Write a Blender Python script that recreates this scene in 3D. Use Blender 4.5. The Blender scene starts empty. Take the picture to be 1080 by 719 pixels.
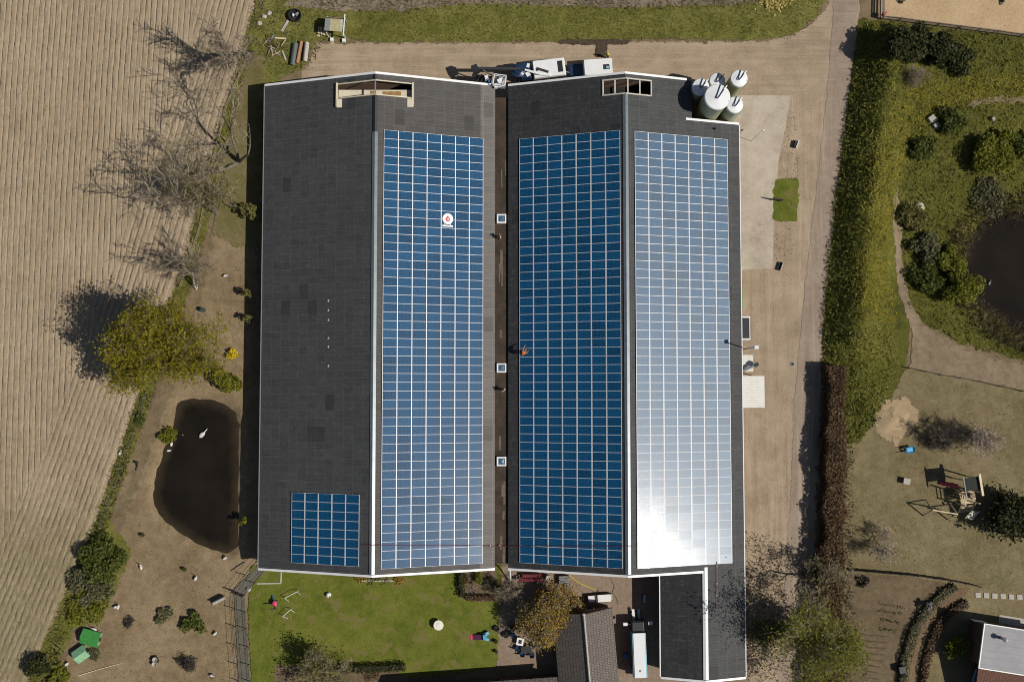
import bpy, math, random
import numpy as np
from mathutils import Matrix, Vector
random.seed(7); RNG = np.random.default_rng(7)
PI = math.pi; R = math.radians
scene = bpy.context.scene
COL = scene.collection

# ------------------------------------------------------------------ camera
CAM_H, FPX, TILT = 122.5, 1050.0, R(3.06)
def W(px, py, h=0.0):
    """point of the place at height h seen at pixel (px, py) of the 1080 x 719 photograph"""
    x, y, z = (px-540)/FPX, -(py-359.5)/FPX, -1.0
    c, s = math.cos(TILT), math.sin(TILT)
    y, z = c*y - s*z, s*y + c*z
    k = (h-CAM_H)/z
    return (x*k, y*k)
cam = bpy.data.cameras.new('camera'); cam.lens = 35; cam.sensor_width = 36; cam.clip_start = 1; cam.clip_end = 6000
co = bpy.data.objects.new('camera', cam); COL.objects.link(co)
co.location = (0, 0, CAM_H); co.rotation_euler = (TILT, 0, 0); scene.camera = co

# ------------------------------------------------------------------ light
SUN_EL, SUN_AZ = R(46.0), R(-16)          # azimuth counted from +x (right of the picture)
wd = bpy.data.worlds.new('World'); scene.world = wd; wd.use_nodes = True
nt = wd.node_tree
sky = nt.nodes.new('ShaderNodeTexSky'); sky.sky_type = 'NISHITA'; sky.sun_disc = False
sky.sun_elevation = SUN_EL; sky.sun_rotation = R(90)-SUN_AZ
nt.links.new(sky.outputs[0], nt.nodes['Background'].inputs[0]); nt.nodes['Background'].inputs[1].default_value = 0.05
sl = bpy.data.lights.new('sun', 'SUN'); sl.energy = 4.4; sl.angle = R(0.45); sl.color = (1.0, 0.945, 0.855)
so = bpy.data.objects.new('sun', sl); COL.objects.link(so)
sv = Vector((math.cos(SUN_EL)*math.cos(SUN_AZ), math.cos(SUN_EL)*math.sin(SUN_AZ), math.sin(SUN_EL)))
so.rotation_euler = sv.to_track_quat('Z', 'Y').to_euler(); so.location = sv*200
scene.view_settings.view_transform = 'Standard'; scene.view_settings.look = 'None'
scene.cycles.transparent_max_bounces = 40; scene.cycles.filter_width = 1.0; scene.view_settings.exposure = 0.0; scene.view_settings.gamma = 1.0

# ------------------------------------------------------------------ numpy helpers
def hash2(ix, iy, seed):
    n = (ix.astype(np.int64)*374761393 + iy.astype(np.int64)*668265263 + seed*974634541) & 0x7fffffff
    n = ((n ^ (n >> 13))*1274126177) & 0x7fffffff
    return ((n ^ (n >> 16)) & 0xffff)/65535.0
def vnoise(x, y, seed=0):
    x = np.asarray(x, float); y = np.asarray(y, float)
    ix, iy = np.floor(x), np.floor(y); fx, fy = x-ix, y-iy
    fx = fx*fx*(3-2*fx); fy = fy*fy*(3-2*fy)
    a = hash2(ix, iy, seed); b = hash2(ix+1, iy, seed); c = hash2(ix, iy+1, seed); d = hash2(ix+1, iy+1, seed)
    return (a*(1-fx)+b*fx)*(1-fy) + (c*(1-fx)+d*fx)*fy
def sstep(a, b, x):
    t = np.clip((x-a)/(b-a), 0, 1); return t*t*(3-2*t)
def seg_dist(x, y, pts, closed):
    P = list(pts) + ([pts[0]] if closed else [])
    d = np.full(np.shape(x), 1e9)
    for (x0, y0), (x1, y1) in zip(P[:-1], P[1:]):
        dx, dy = x1-x0, y1-y0; l2 = dx*dx+dy*dy+1e-12
        t = np.clip(((x-x0)*dx+(y-y0)*dy)/l2, 0, 1)
        d = np.minimum(d, (x-x0-t*dx)**2 + (y-y0-t*dy)**2)
    return np.sqrt(d)
def inside(x, y, pts):
    r = np.zeros(np.shape(x), bool); n = len(pts)
    for i in range(n):
        x0, y0 = pts[i]; x1, y1 = pts[(i+1) % n]
        if y0 == y1: continue
        r ^= ((y0 > y) != (y1 > y)) & (x < (x1-x0)*(y-y0)/(y1-y0)+x0)
    return r
def sdf(x, y, pts):            # positive inside
    d = seg_dist(x, y, pts, True)
    return np.where(inside(x, y, pts), d, -d)
def wpoly(pix): return [W(a, b) for a, b in pix]

# ------------------------------------------------------------------ terrain heights
POND_W = wpoly([(187,424),(200,421),(217,421),(236,426),(247,434),(251,448),(250,520),(250,576),(240,584),(222,580),(205,572),(190,562),(172,549),(162,533),(161,520),(164,500),(171,478),(178,460),(184,440)])
POND_E = wpoly([(1130,212),(1098,216),(1075,223),(1050,224),(1034,236),(1022,255),(1013,275),(1013,296),(1024,313),(1046,332),(1066,346),(1090,356),(1130,366)])
BANK = [W(*p) for p in [(938,18),(932,70),(921,150),(911,240),(904,320),(900,372)]]
BANK_END = [W(884,384), W(928,40)]
WATER_Z = -0.42
def gz(x, y):
    x = np.asarray(x, float); y = np.asarray(y, float)
    z = 0.10*(vnoise(x/9, y/9, 3)-.5) + 0.05*(vnoise(x/2.3, y/2.3, 4)-.5)
    flat = (x > -31.5) & (x < 29)
    z = z*np.where(flat, .3, 1)
    bx = np.interp(y, [p[1] for p in BANK][::-1], [p[0] for p in BANK][::-1])
    d = x-bx
    prof = np.where(d < 0, .6*np.clip((d+3.9)/3.7, 0, 1)+.4*sstep(-3.9, -.1, d), 1-sstep(0, 5.0, d)*.9 - sstep(5, 9, d)*.1)
    prof = prof*sstep(BANK_END[0][1]-1, BANK_END[0][1]+4, y)*(1-sstep(BANK_END[1][1]-3, BANK_END[1][1]+3, y))
    z = z + 2.5*prof*(.85+.3*vnoise(x/2.5, y/2.5, 9))*np.where((d > -4) & (d < 11), 1, 0)
    for P, band in ((POND_W, 1.1), (POND_E, 1.6)):
        bb = np.array(P)
        near = (x > bb[:, 0].min()-4) & (x < bb[:, 0].max()+4) & (y > bb[:, 1].min()-4) & (y < bb[:, 1].max()+4)
        if np.any(near):
            s = sdf(x, y, P) + .25*(vnoise(x*1.3, y*1.3, 12)-.5)
            k = WATER_Z*sstep(-band, band*.6, s)*1.62 - 0.8*sstep(.3, 2.5, s)
            z = np.where(near, z*(1-sstep(-band, 0, s)) + k, z)
    return z
def g1(x, y): return float(gz(np.array([x]), np.array([y]))[0])
def at(px, py, dz=0.0):
    x, y = W(px, py); return (x, y, g1(x, y)+dz)

# ------------------------------------------------------------------ materials
MATS = {}
def _new(name):
    m = bpy.data.materials.new(name); m.use_nodes = True
    nt = m.node_tree; b = nt.nodes['Principled BSDF']; MATS[name] = m
    return m, nt, b
def N(nt, t, **kw):
    n = nt.nodes.new(t)
    for k, v in kw.items(): setattr(n, k, v)
    return n
def ramp(nt, fac, stops):
    r = N(nt, 'ShaderNodeValToRGB'); e = r.color_ramp.elements
    while len(e) < len(stops): e.new(.5)
    for el, (p, c) in zip(e, stops): el.position = p; el.color = (*c, 1)
    nt.links.new(fac, r.inputs[0]); return r.outputs[0]
def mix(nt, fac, a, b, mode='MIX'):
    m = N(nt, 'ShaderNodeMix', data_type='RGBA', blend_type=mode)
    for s, v in ((m.inputs[0], fac), (m.inputs[6], a), (m.inputs[7], b)):
        if isinstance(v, (int, float)): s.default_value = v
        elif isinstance(v, tuple): s.default_value = (*v, 1)
        else: nt.links.new(v, s)
    return m.outputs[2]
def math_(nt, op, a, b=None, c=None):
    m = N(nt, 'ShaderNodeMath', operation=op)
    for s, v in zip(m.inputs, (a, b, c)):
        if v is None: continue
        if isinstance(v, (int, float)): s.default_value = v
        else: nt.links.new(v, s)
    return m.outputs[0]
def noise(nt, scale, detail=4, rough=.6, vec=None, stretch=None, dist=0):
    n = N(nt, 'ShaderNodeTexNoise'); n.inputs['Scale'].default_value = scale
    n.inputs['Detail'].default_value = detail; n.inputs['Roughness'].default_value = rough; n.inputs['Distortion'].default_value = dist
    tc = N(nt, 'ShaderNodeTexCoord'); v = vec or tc.outputs['Object']
    if stretch:
        mp = N(nt, 'ShaderNodeMapping'); mp.inputs['Scale'].default_value = stretch
        nt.links.new(v, mp.inputs[0]); v = mp.outputs[0]
    nt.links.new(v, n.inputs['Vector']); return n.outputs[0]
def bump(nt, b, h, strength=.5, dist=.05):
    n = N(nt, 'ShaderNodeBump'); n.inputs['Strength'].default_value = strength; n.inputs['Distance'].default_value = dist
    nt.links.new(h, n.inputs['Height']); nt.links.new(n.outputs[0], b.inputs['Normal'])
def ragged(nt, m, b, width, nscale=.9):
    """surface ends along its 'edge' attribute with an irregular border"""
    a = N(nt, 'ShaderNodeAttribute', attribute_name='edge')
    n = noise(nt, nscale, 5, .65)
    s = math_(nt, 'ADD', a.outputs['Fac'], math_(nt, 'MULTIPLY', math_(nt, 'SUBTRACT', n, .5), width*2))
    g = math_(nt, 'GREATER_THAN', s, 0)
    t = N(nt, 'ShaderNodeBsdfTransparent'); ms = N(nt, 'ShaderNodeMixShader')
    nt.links.new(g, ms.inputs[0]); nt.links.new(t.outputs[0], ms.inputs[1]); nt.links.new(b.outputs[0], ms.inputs[2])
    nt.links.new(ms.outputs[0], nt.nodes['Material Output'].inputs[0])
def ground_mat(name, c_dark, c_mid, c_light, edge=.6, big=.12, mid=.9, fine=7, bumpd=.06, spots=None, extra=None, escale=.9, green=None, greenamt=.55):
    m, nt, b = _new(name)
    f1 = noise(nt, big, 3); f2 = noise(nt, mid, 6, .68); f3 = noise(nt, fine, 5, .7)
    v = math_(nt, 'ADD', math_(nt, 'MULTIPLY', f1, .26), math_(nt, 'ADD', math_(nt, 'MULTIPLY', f2, .34), math_(nt, 'MULTIPLY', f3, .40)))
    c = ramp(nt, v, [(.38, c_dark), (.5, c_mid), (.62, c_light)])
    if green:
        gn = noise(nt, .33, 6, .75)
        g2 = noise(nt, 3.1, 4, .7)
        c = mix(nt, math_(nt, 'MULTIPLY', ramp(nt, math_(nt, 'MULTIPLY_ADD', g2, .35, math_(nt, 'MULTIPLY', gn, .7)), [(greenamt-.08, (0,)*3), (greenamt+.1, (1,)*3)]), .85), c, green)
    if spots:
        sp = noise(nt, spots[0], 3, .7)
        c = mix(nt, ramp(nt, sp, [(spots[1], (0,)*3), (spots[1]+.05, (1,)*3)]), c, spots[2])
    if extra: c = extra(nt, c)
    nt.links.new(c, b.inputs['Base Color']); b.inputs['Roughness'].default_value = .95; b.inputs['Specular IOR Level'].default_value = .15
    bump(nt, b, math_(nt, 'ADD', f2, f3), .8, bumpd)
    if edge: ragged(nt, m, b, edge, escale)
    return m
def mat(name, col, rough=.6, metal=0, var=.18, scale=3, spec=.5, bumps=.1, col2=None):
    if name in MATS: return MATS[name]
    m, nt, b = _new(name)
    n = noise(nt, scale, 5, .65); n2 = noise(nt, scale*9, 3, .6)
    c2 = col2 or tuple(v*(1-var*1.6) for v in col)
    v = math_(nt, 'ADD', math_(nt, 'MULTIPLY', n, .7), math_(nt, 'MULTIPLY', n2, .3))
    nt.links.new(ramp(nt, v, [(.33, c2), (.62, tuple(min(1, q*(1+var*.3)) for q in col))]), b.inputs['Base Color'])
    b.inputs['Roughness'].default_value = rough; b.inputs['Metallic'].default_value = metal; b.inputs['Specular IOR Level'].default_value = spec
    if bumps: bump(nt, b, n2, bumps, .02)
    return m
def leaf_mat(name, cols, trans=.25, rough=.6):
    """foliage: a colour per leaf"""
    m, nt, b = _new(name)
    g = N(nt, 'ShaderNodeNewGeometry')
    n = math_(nt, 'ADD', math_(nt, 'MULTIPLY', noise(nt, .8, 3), .5), math_(nt, 'MULTIPLY', noise(nt, .22, 3), .5))
    n = math_(nt, 'MULTIPLY_ADD', math_(nt, 'SUBTRACT', n, .5), 1.8, .5)
    v = math_(nt, 'ADD', math_(nt, 'MULTIPLY', g.outputs['Random Per Island'], .5), math_(nt, 'MULTIPLY', n, .5))
    k = len(cols)
    c = ramp(nt, v, [(.12+.76*i/max(1, k-1), cc) for i, cc in enumerate(cols)])
    nt.links.new(c, b.inputs['Base Color']); b.inputs['Roughness'].default_value = rough; b.inputs['Specular IOR Level'].default_value = .2
    t = N(nt, 'ShaderNodeBsdfTranslucent'); nt.links.new(c, t.inputs[0])
    ms = N(nt, 'ShaderNodeMixShader'); ms.inputs[0].default_value = trans
    nt.links.new(b.outputs[0], ms.inputs[1]); nt.links.new(t.outputs[0], ms.inputs[2])
    nt.links.new(ms.outputs[0], nt.nodes['Material Output'].inputs[0])
    return m

# ------------------------------------------------------------------ mesh building
def link(o, parent=None):
    COL.objects.link(o)
    if parent is not None: o.parent = parent
    return o
class MB:
    def __init__(s): s.v = []; s.f = []; s.m = []
    def add(s, vs, fs, m=0, M=None):
        o = len(s.v)
        s.v += [tuple(M @ Vector(p)) for p in vs] if M is not None else [tuple(p) for p in vs]
        s.f += [tuple(i+o for i in f) for f in fs]; s.m += [m]*len(fs); return s
    def box(s, c, d, rz=0, m=0, M=None, taper=1.0):
        x, y, z = (q/2 for q in d); cr, sr = math.cos(rz), math.sin(rz); vs = []
        for k, t in ((-1, 1), (1, taper)):
            for a, b in ((-1, -1), (1, -1), (1, 1), (-1, 1)):
                u, w = a*x*t, b*y*t
                vs.append((c[0]+u*cr-w*sr, c[1]+u*sr+w*cr, c[2]+k*z))
        return s.add(vs, [(3,2,1,0),(4,5,6,7),(0,1,5,4),(1,2,6,5),(2,3,7,6),(3,0,4,7)], m, M)
    def bar(s, p, q, w, h=None, m=0):
        p, q = Vector(p), Vector(q); d = q-p; L = d.length; h = h or w
        M = Matrix.Translation((p+q)/2) @ d.to_track_quat('X', 'Z').to_matrix().to_4x4()
        return s.box((0,0,0), (L, w, h), 0, m, M)
    def tube(s, pts, rad, n=6, m=0, M=None, flat=1.0):
        P = [Vector(p) for p in pts]; k = len(P)
        if not hasattr(rad, '__len__'): rad = [rad]*k
        vs = []; fs = []; up = None
        for i in range(k):
            d = (P[min(i+1, k-1)]-P[max(i-1, 0)])
            if d.length < 1e-9: d = Vector((0, 0, 1))
            d.normalize()
            if up is None:
                up = Vector((0, 0, 1)) if abs(d.z) < .9 else Vector((1, 0, 0))
            a = d.cross(up)
            if a.length < 1e-6: a = d.orthogonal()
            a.normalize(); b = a.cross(d); b.normalize(); up = b
            for j in range(n):
                t = 2*PI*j/n; vs.append(P[i]+a*math.cos(t)*rad[i]+b*math.sin(t)*rad[i]*flat)
        for i in range(k-1):
            for j in range(n):
                fs.append((i*n+j, i*n+(j+1) % n, (i+1)*n+(j+1) % n, (i+1)*n+j))
        fs.append(tuple(range(n-1, -1, -1))); fs.append(tuple((k-1)*n+j for j in range(n)))
        return s.add(vs, fs, m, M)
    def lathe(s, prof, c=(0,0,0), n=20, m=0, M=None):
        vs = []; fs = []; k = len(prof)
        for r, z in prof:
            for j in range(n):
                t = 2*PI*j/n; vs.append((c[0]+r*math.cos(t), c[1]+r*math.sin(t), c[2]+z))
        for i in range(k-1):
            for j in range(n): fs.append((i*n+j, i*n+(j+1) % n, (i+1)*n+(j+1) % n, (i+1)*n+j))
        if prof[0][0] > 1e-4: fs.append(tuple(range(n-1, -1, -1)))
        if prof[-1][0] > 1e-4: fs.append(tuple((k-1)*n+j for j in range(n)))
        return s.add(vs, fs, m, M)
    def blob(s, c, r, n=10, m=0, jit=0, M=None):
        prof_n = max(5, n//2+1); vs = []; fs = []
        for i in range(prof_n):
            a = -PI/2+PI*i/(prof_n-1)
            for j in range(n):
                t = 2*PI*j/n; k = 1+jit*(random.random()-.5)
                vs.append((c[0]+r[0]*math.cos(a)*math.cos(t)*k, c[1]+r[1]*math.cos(a)*math.sin(t)*k, c[2]+r[2]*math.sin(a)*k))
        for i in range(prof_n-1):
            for j in range(n): fs.append((i*n+j, i*n+(j+1) % n, (i+1)*n+(j+1) % n, (i+1)*n+j))
        return s.add(vs, fs, m, M)
    def prism(s, poly, zt, zb, m=0):
        """upright solid over a polygon; zt / zb are numbers or functions of x, y"""
        n = len(poly); ft = zt if callable(zt) else (lambda x, y: zt); fb = zb if callable(zb) else (lambda x, y: zb)
        vs = [(x, y, fb(x, y)) for x, y in poly] + [(x, y, ft(x, y)) for x, y in poly]
        fs = [tuple(range(n-1, -1, -1)), tuple(range(n, 2*n))] + [(i, (i+1) % n, n+(i+1) % n, n+i) for i in range(n)]
        return s.add(vs, fs, m)
    def build(s, name, mats, parent=None, smooth=False, bevel=0):
        me = bpy.data.meshes.new(name); me.from_pydata(s.v, [], s.f)
        for m in (mats if isinstance(mats, (list, tuple)) else [mats]): me.materials.append(m)
        if any(s.m): me.polygons.foreach_set('material_index', s.m)
        if smooth: me.polygons.foreach_set('use_smooth', [True]*len(s.f))
        me.update()
        o = link(bpy.data.objects.new(name, me), parent)
        if bevel:
            b = o.modifiers.new('bevel', 'BEVEL'); b.width = bevel; b.segments = 2; b.limit_method = 'ANGLE'
        return o
def np_mesh(name, V, F, mats, parent=None, smooth=False, uv=None, midx=None):
    """V (n,3), F (m,k) arrays"""
    me = bpy.data.meshes.new(name); V = np.ascontiguousarray(V, np.float32); F = np.ascontiguousarray(F, np.int32)
    me.vertices.add(len(V)); me.vertices.foreach_set('co', V.ravel())
    k = F.shape[1]; me.loops.add(F.size); me.loops.foreach_set('vertex_index', F.ravel())
    me.polygons.add(len(F)); me.polygons.foreach_set('loop_start', np.arange(0, F.size, k, dtype=np.int32))
    for m in (mats if isinstance(mats, (list, tuple)) else [mats]): me.materials.append(m)
    if midx is not None: me.polygons.foreach_set('material_index', np.asarray(midx, np.int32))
    me.polygons.foreach_set('use_smooth', np.full(len(F), bool(smooth)))
    if uv is not None:
        l = me.uv_layers.new(name='UVMap'); l.data.foreach_set('uv', np.asarray(uv, np.float32).ravel())
    me.update(calc_edges=True); me.validate()
    return link(bpy.data.objects.new(name, me), parent)
def thing(name, label, cat, loc=(0,0,0), rz=0, group=None):
    o = link(bpy.data.objects.new(name, None)); o.location = loc; o.rotation_euler = (0, 0, rz); o.empty_display_size = .3
    return tag(o, label, cat, group)
def tag(o, label, cat, group=None):
    o['label'] = label; o['category'] = cat
    if group: o['group'] = group
    return o
def struct(o, kind='structure'): o['kind'] = kind; return o
def copy_thing(o, loc, rz, label, group=None):
    c = o.copy(); COL.objects.link(c); c.location = loc; c.rotation_euler = (0, 0, rz); c['label'] = label
    if group: c['group'] = group
    for ch in [q for q in ALLOBJ() if q.parent is o]:
        d = ch.copy(); COL.objects.link(d); d.parent = c
        for g in [q for q in ALLOBJ() if q.parent is ch]:
            e = g.copy(); COL.objects.link(e); e.parent = d
    return c
def ALLOBJ(): return list(COL.objects)
# ------------------------------------------------------------------ ground sheets on one shared lattice
RES = 0.4
LX = np.concatenate([[-2500, -600, -160], np.arange(-76, 76.01, RES), [160, 600, 2500]])
LY = np.concatenate([[-2500, -600, -140], np.arange(-52, 60.01, RES), [140, 600, 2500]])
GX, GY = np.meshgrid(LX, LY); GZ = gz(GX, GY); NX, NY = len(LX), len(LY)
def lattice_sheet(name, poly, m, layer, holes=(), grow=.8, region=None):
    if poly is None:
        s = np.full(GX.shape, 9.0)
    else:
        s = sdf(GX, GY, poly)
    for h in holes: s = np.minimum(s, -sdf(GX, GY, h))
    if region is not None: s = np.minimum(s, region(GX, GY))
    keepv = s > -grow
    q = keepv[:-1, :-1] | keepv[1:, :-1] | keepv[:-1, 1:] | keepv[1:, 1:]
    if poly is not None: q[:2, :] = q[-2:, :] = False; q[:, :2] = q[:, -2:] = False
    j, i = np.nonzero(q)
    F = np.stack([j*NX+i, j*NX+i+1, (j+1)*NX+i+1, (j+1)*NX+i], 1)
    used, inv = np.unique(F, return_inverse=True)
    V = np.stack([GX.ravel()[used], GY.ravel()[used], GZ.ravel()[used]+layer*.009], 1)
    o = np_mesh(name, V, inv.reshape(F.shape), m, smooth=True)
    a = o.data.attributes.new('edge', 'FLOAT', 'POINT'); a.data.foreach_set('value', s.ravel()[used].astype(np.float32))
    return struct(o)

def tracks(nt, c):
    tc = N(nt, 'ShaderNodeTexCoord'); sx = N(nt, 'ShaderNodeSeparateXYZ'); nt.links.new(tc.outputs['Object'], sx.inputs[0])
    v1 = noise(nt, 1, 5, .7, stretch=(1.5, .07, 1), dist=.4); v2 = noise(nt, 1, 5, .7, stretch=(.07, 1.5, 1), dist=.4)
    north = math_(nt, 'GREATER_THAN', math_(nt, 'SUBTRACT', sx.outputs['Y'], math_(nt, 'MULTIPLY', sx.outputs['X'], .35)), 25)
    mx = N(nt, 'ShaderNodeMix'); nt.links.new(north, mx.inputs[0]); nt.links.new(v1, mx.inputs[2]); nt.links.new(v2, mx.inputs[3])
    c = mix(nt, math_(nt, 'MULTIPLY', ramp(nt, mx.outputs[0], [(.34, (1,)*3), (.48, (0,)*3)]), .4), c, (.19,.14,.095))
    c = mix(nt, math_(nt, 'MULTIPLY', ramp(nt, mx.outputs[0], [(.55, (0,)*3), (.66, (1,)*3)]), .55), c, (.42,.335,.245))
    st = noise(nt, .35, 5, .7)
    return mix(nt, math_(nt, 'MULTIPLY', ramp(nt, st, [(.58, (0,)*3), (.72, (1,)*3)]), .3), c, (.18,.13,.09))
M_dirt = ground_mat('bare_dirt', (.105,.078,.045), (.178,.132,.078), (.245,.185,.115), edge=0, green=(.085,.085,.028), greenamt=.62, spots=(5, .7, (.06,.045,.03)))
M_paddock = ground_mat('trampled_earth', (.125,.09,.05), (.21,.155,.09), (.3,.228,.14), edge=1.2, spots=(4, .69, (.075,.055,.035)), green=(.115,.105,.045), greenamt=.66)
M_yard = ground_mat('sandy_yard', (.24,.18,.12), (.325,.25,.173), (.405,.32,.23), edge=1.0, big=.2, mid=.5, fine=5, bumpd=.03, spots=(3, .72, (.2,.145,.09)), extra=tracks)
M_lane = ground_mat('worn_lane', (.215,.165,.125), (.275,.215,.168), (.335,.27,.215), edge=.4, big=.25, mid=1.4, fine=9, bumpd=.015, extra=tracks)
M_pad = ground_mat('concrete_slab', (.29,.245,.185), (.42,.36,.285), (.5,.44,.355), edge=.06, big=.18, mid=.7, fine=9, bumpd=.008, spots=(1.2, .72, (.27,.22,.18)))
M_lawn = ground_mat('lawn_grass', (.062,.08,.010), (.108,.125,.017), (.165,.163,.036), edge=.6, big=.22, mid=.8, fine=6, bumpd=.06, spots=(.5, .56, (.145,.13,.04)))
M_weedy = ground_mat('weedy_earth', (.10,.078,.042), (.165,.128,.07), (.23,.18,.105), edge=1.2, green=(.11,.105,.03), greenamt=.5, bumpd=.06)
M_verge = ground_mat('rough_grass', (.07,.076,.015), (.143,.14,.032), (.22,.2,.07), edge=1.0, big=.2, mid=1.2, fine=6, bumpd=.1, green=(.07,.08,.016), greenamt=.58)
M_meadow = ground_mat('wild_meadow', (.035,.04,.009), (.085,.085,.016), (.15,.138,.03), edge=1.0, big=.15, mid=.8, fine=5, bumpd=.12, spots=(3, .68, (.035,.035,.012)))
M_dry = ground_mat('dry_garden_grass', (.115,.09,.046), (.175,.14,.074), (.235,.192,.112), edge=.8, big=.15, mid=.8, fine=6, bumpd=.06, green=(.085,.085,.025), greenamt=.62)
M_path = ground_mat('sandy_path', (.15,.112,.07), (.21,.16,.105), (.27,.21,.145), edge=.8, big=.3, mid=1.2, fine=6, bumpd=.06, spots=(4, .68, (.09,.07,.04)))
M_arena = ground_mat('arena_sand', (.36,.25,.145), (.45,.325,.195), (.52,.39,.245), edge=.15, big=.2, mid=2.6, fine=9, bumpd=.05, spots=(5.5, .63, (.2,.135,.075)))
M_ditch = ground_mat('grey_ditch_earth', (.07,.066,.048), (.12,.112,.085), (.17,.16,.125), edge=.3, fine=7)
M_soil = ground_mat('garden_soil', (.085,.06,.035), (.135,.1,.06), (.185,.142,.09), edge=.4, big=.2, mid=1.5, fine=7, bumpd=.06)
M_patio = ground_mat('patio_bricks', (.17,.125,.09), (.23,.172,.125), (.29,.225,.17), edge=.1, big=.3, mid=2.4, fine=11, bumpd=.02)
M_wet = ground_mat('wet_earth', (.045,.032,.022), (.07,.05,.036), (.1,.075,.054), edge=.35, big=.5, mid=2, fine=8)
M_heap = ground_mat('dry_stalks', (.12,.095,.065), (.21,.17,.12), (.3,.25,.185), edge=.8, big=.3, mid=2.5, fine=8, bumpd=.15)

ground = lattice_sheet('ground', None, M_dirt, 0)
BIG = 140
lattice_sheet('paddock', wpoly([(270,110),(270,240),(285,600),(268,740),(40,745),(70,690),(95,640),(118,585),(160,470),(185,405),(215,300),(232,200)]), M_paddock, 1)
lattice_sheet('farm_yard', wpoly([(335,46),(420,45),(600,45),(760,44),(815,43),(850,30),(872,10),(880,-60),(912,-60),(904,40),(884,150),(868,350),(858,600),(850,760),(780,760),(780,110),(300,110),(322,75)]), M_yard, 2)
lattice_sheet('courtyard', wpoly([(524,596),(700,596),(790,596),(790,745),(585,745),(585,700),(524,703)]), M_patio, 3)
lattice_sheet('lane', wpoly([(882,-60),(906,-60),(905,5),(897,80),(883,200),(870,320),(860,420),(853,560),(846,770),(816,770),(832,560),(838,420),(849,300),(861,200),(872,100),(878,20)]), M_lane, 5)
lattice_sheet('concrete_pad', wpoly([(770,101),(834,101),(828,135),(821,170),(816,230),(815,283),(776,285),(776,180)]), M_pad, 6)
lattice_sheet('grass_patch', wpoly([(816,189),(842,189),(841,233),(815,233)]), M_lawn, 7)
lattice_sheet('grass_verge', wpoly([(300,-80),(860,-80),(872,-8),(864,14),(838,36),(800,43),(700,41),(560,44),(400,45),(372,40),(330,44),(322,70),(262,100),(255,60),(280,0)]), M_verge, 8)
lattice_sheet('stubble_strip', wpoly([(365,-80),(868,-80),(845,-3),(780,5),(640,8),(500,4),(420,12),(350,12),(300,6)]), M_heap, 9)
lattice_sheet('field_margin', wpoly([(300,-90),(276,0),(262,60),(243,130),(226,210),(207,280),(180,370),(160,420),(140,475),(115,545),(104,590),(86,640),(62,700),(40,760),(8,760),(44,690),(76,610),(102,548),(128,470),(152,400),(176,330),(200,255),(222,170),(246,90),(262,30)]), M_verge, 10)
lattice_sheet('weedy_corner', wpoly([(112,548),(140,580),(122,620),(108,650),(70,665),(60,715),(30,740),(40,690),(90,600)]), M_verge, 11)
lattice_sheet('bare_margin', wpoly([(262,60),(278,60),(276,260),(250,260),(225,245),(230,200),(245,130)]), M_weedy, 12)
lattice_sheet('lawn', wpoly([(264,596),(330,598),(530,596),(526,650),(524,703),(470,711),(430,716),(380,735),(266,735),(262,660)]), M_lawn, 13)
lattice_sheet('run_floor', wpoly([(275,592),(247,622),(253,740),(266,740),(258,627),(282,599)]), M_ditch, 14.5)
lattice_sheet('flower_border', wpoly([(290,700),(360,706),(420,702),(424,713),(480,712),(480,725),(290,735)]), M_soil, 14)
lattice_sheet('planting_bed', wpoly([(488,596),(524,596),(524,634),(500,634),(487,630)]), M_soil, 15)
lattice_sheet('meadow', wpoly([(905,20),(935,22),(1010,32),(1150,44),(1150,420),(1080,380),(1050,372),(1010,360),(985,345),(960,335),(955,400),(940,425),(925,450),(905,470),(888,472),(878,390),(868,385),(868,330),(882,200),(897,90)]), M_meadow, 4, holes=[POND_E])
lattice_sheet('garden', wpoly([(955,385),(1150,415),(1150,760),(885,760),(885,470),(905,465),(935,430)]), M_dry, 6.5)
lattice_sheet('footpath', wpoly([(944,200),(951,240),(952,290),(958,315),(975,345),(1003,362),(1050,380),(1150,392),(1150,425),(1070,408),(1010,400),(960,388),(962,350),(948,310),(941,260),(938,210)]), M_path, 7.5)
lattice_sheet('meadow_path', wpoly([(1020,107),(1050,102),(1080,102),(1150,106),(1150,113),(1080,108),(1050,108),(1022,112)]), M_path, 8.5)
lattice_sheet('riding_arena', wpoly([(929,-60),(1160,-60),(1160,48),(1080,39),(1000,29),(929,21)]), M_arena, 9.5)
lattice_sheet('vegetable_garden', wpoly([(893,603),(960,608),(1012,618),(975,660),(955,700),(948,750),(890,750)]), M_soil, 10.5)
M_mulch = ground_mat('brown_mulch', (.1,.064,.036), (.155,.105,.06), (.21,.15,.09), edge=.25)
lattice_sheet('mulch_path', wpoly([(1024,620),(1010,634),(996,646),(984,664),(976,690),(970,745),(955,745),(960,700),(968,672),(982,648),(1000,630),(1012,620)]), M_mulch, 11)
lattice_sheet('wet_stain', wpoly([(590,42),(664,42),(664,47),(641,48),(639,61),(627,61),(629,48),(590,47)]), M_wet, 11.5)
M_softsand = ground_mat('spilled_sand', (.25,.18,.105), (.32,.235,.14), (.4,.3,.185), edge=1.6, mid=2, fine=7, bumpd=.05)
lattice_sheet('sandy_patch', wpoly([(923,432),(935,424),(955,420),(968,432),(962,455),(945,467),(925,460)]), M_softsand, 12.5)

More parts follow.
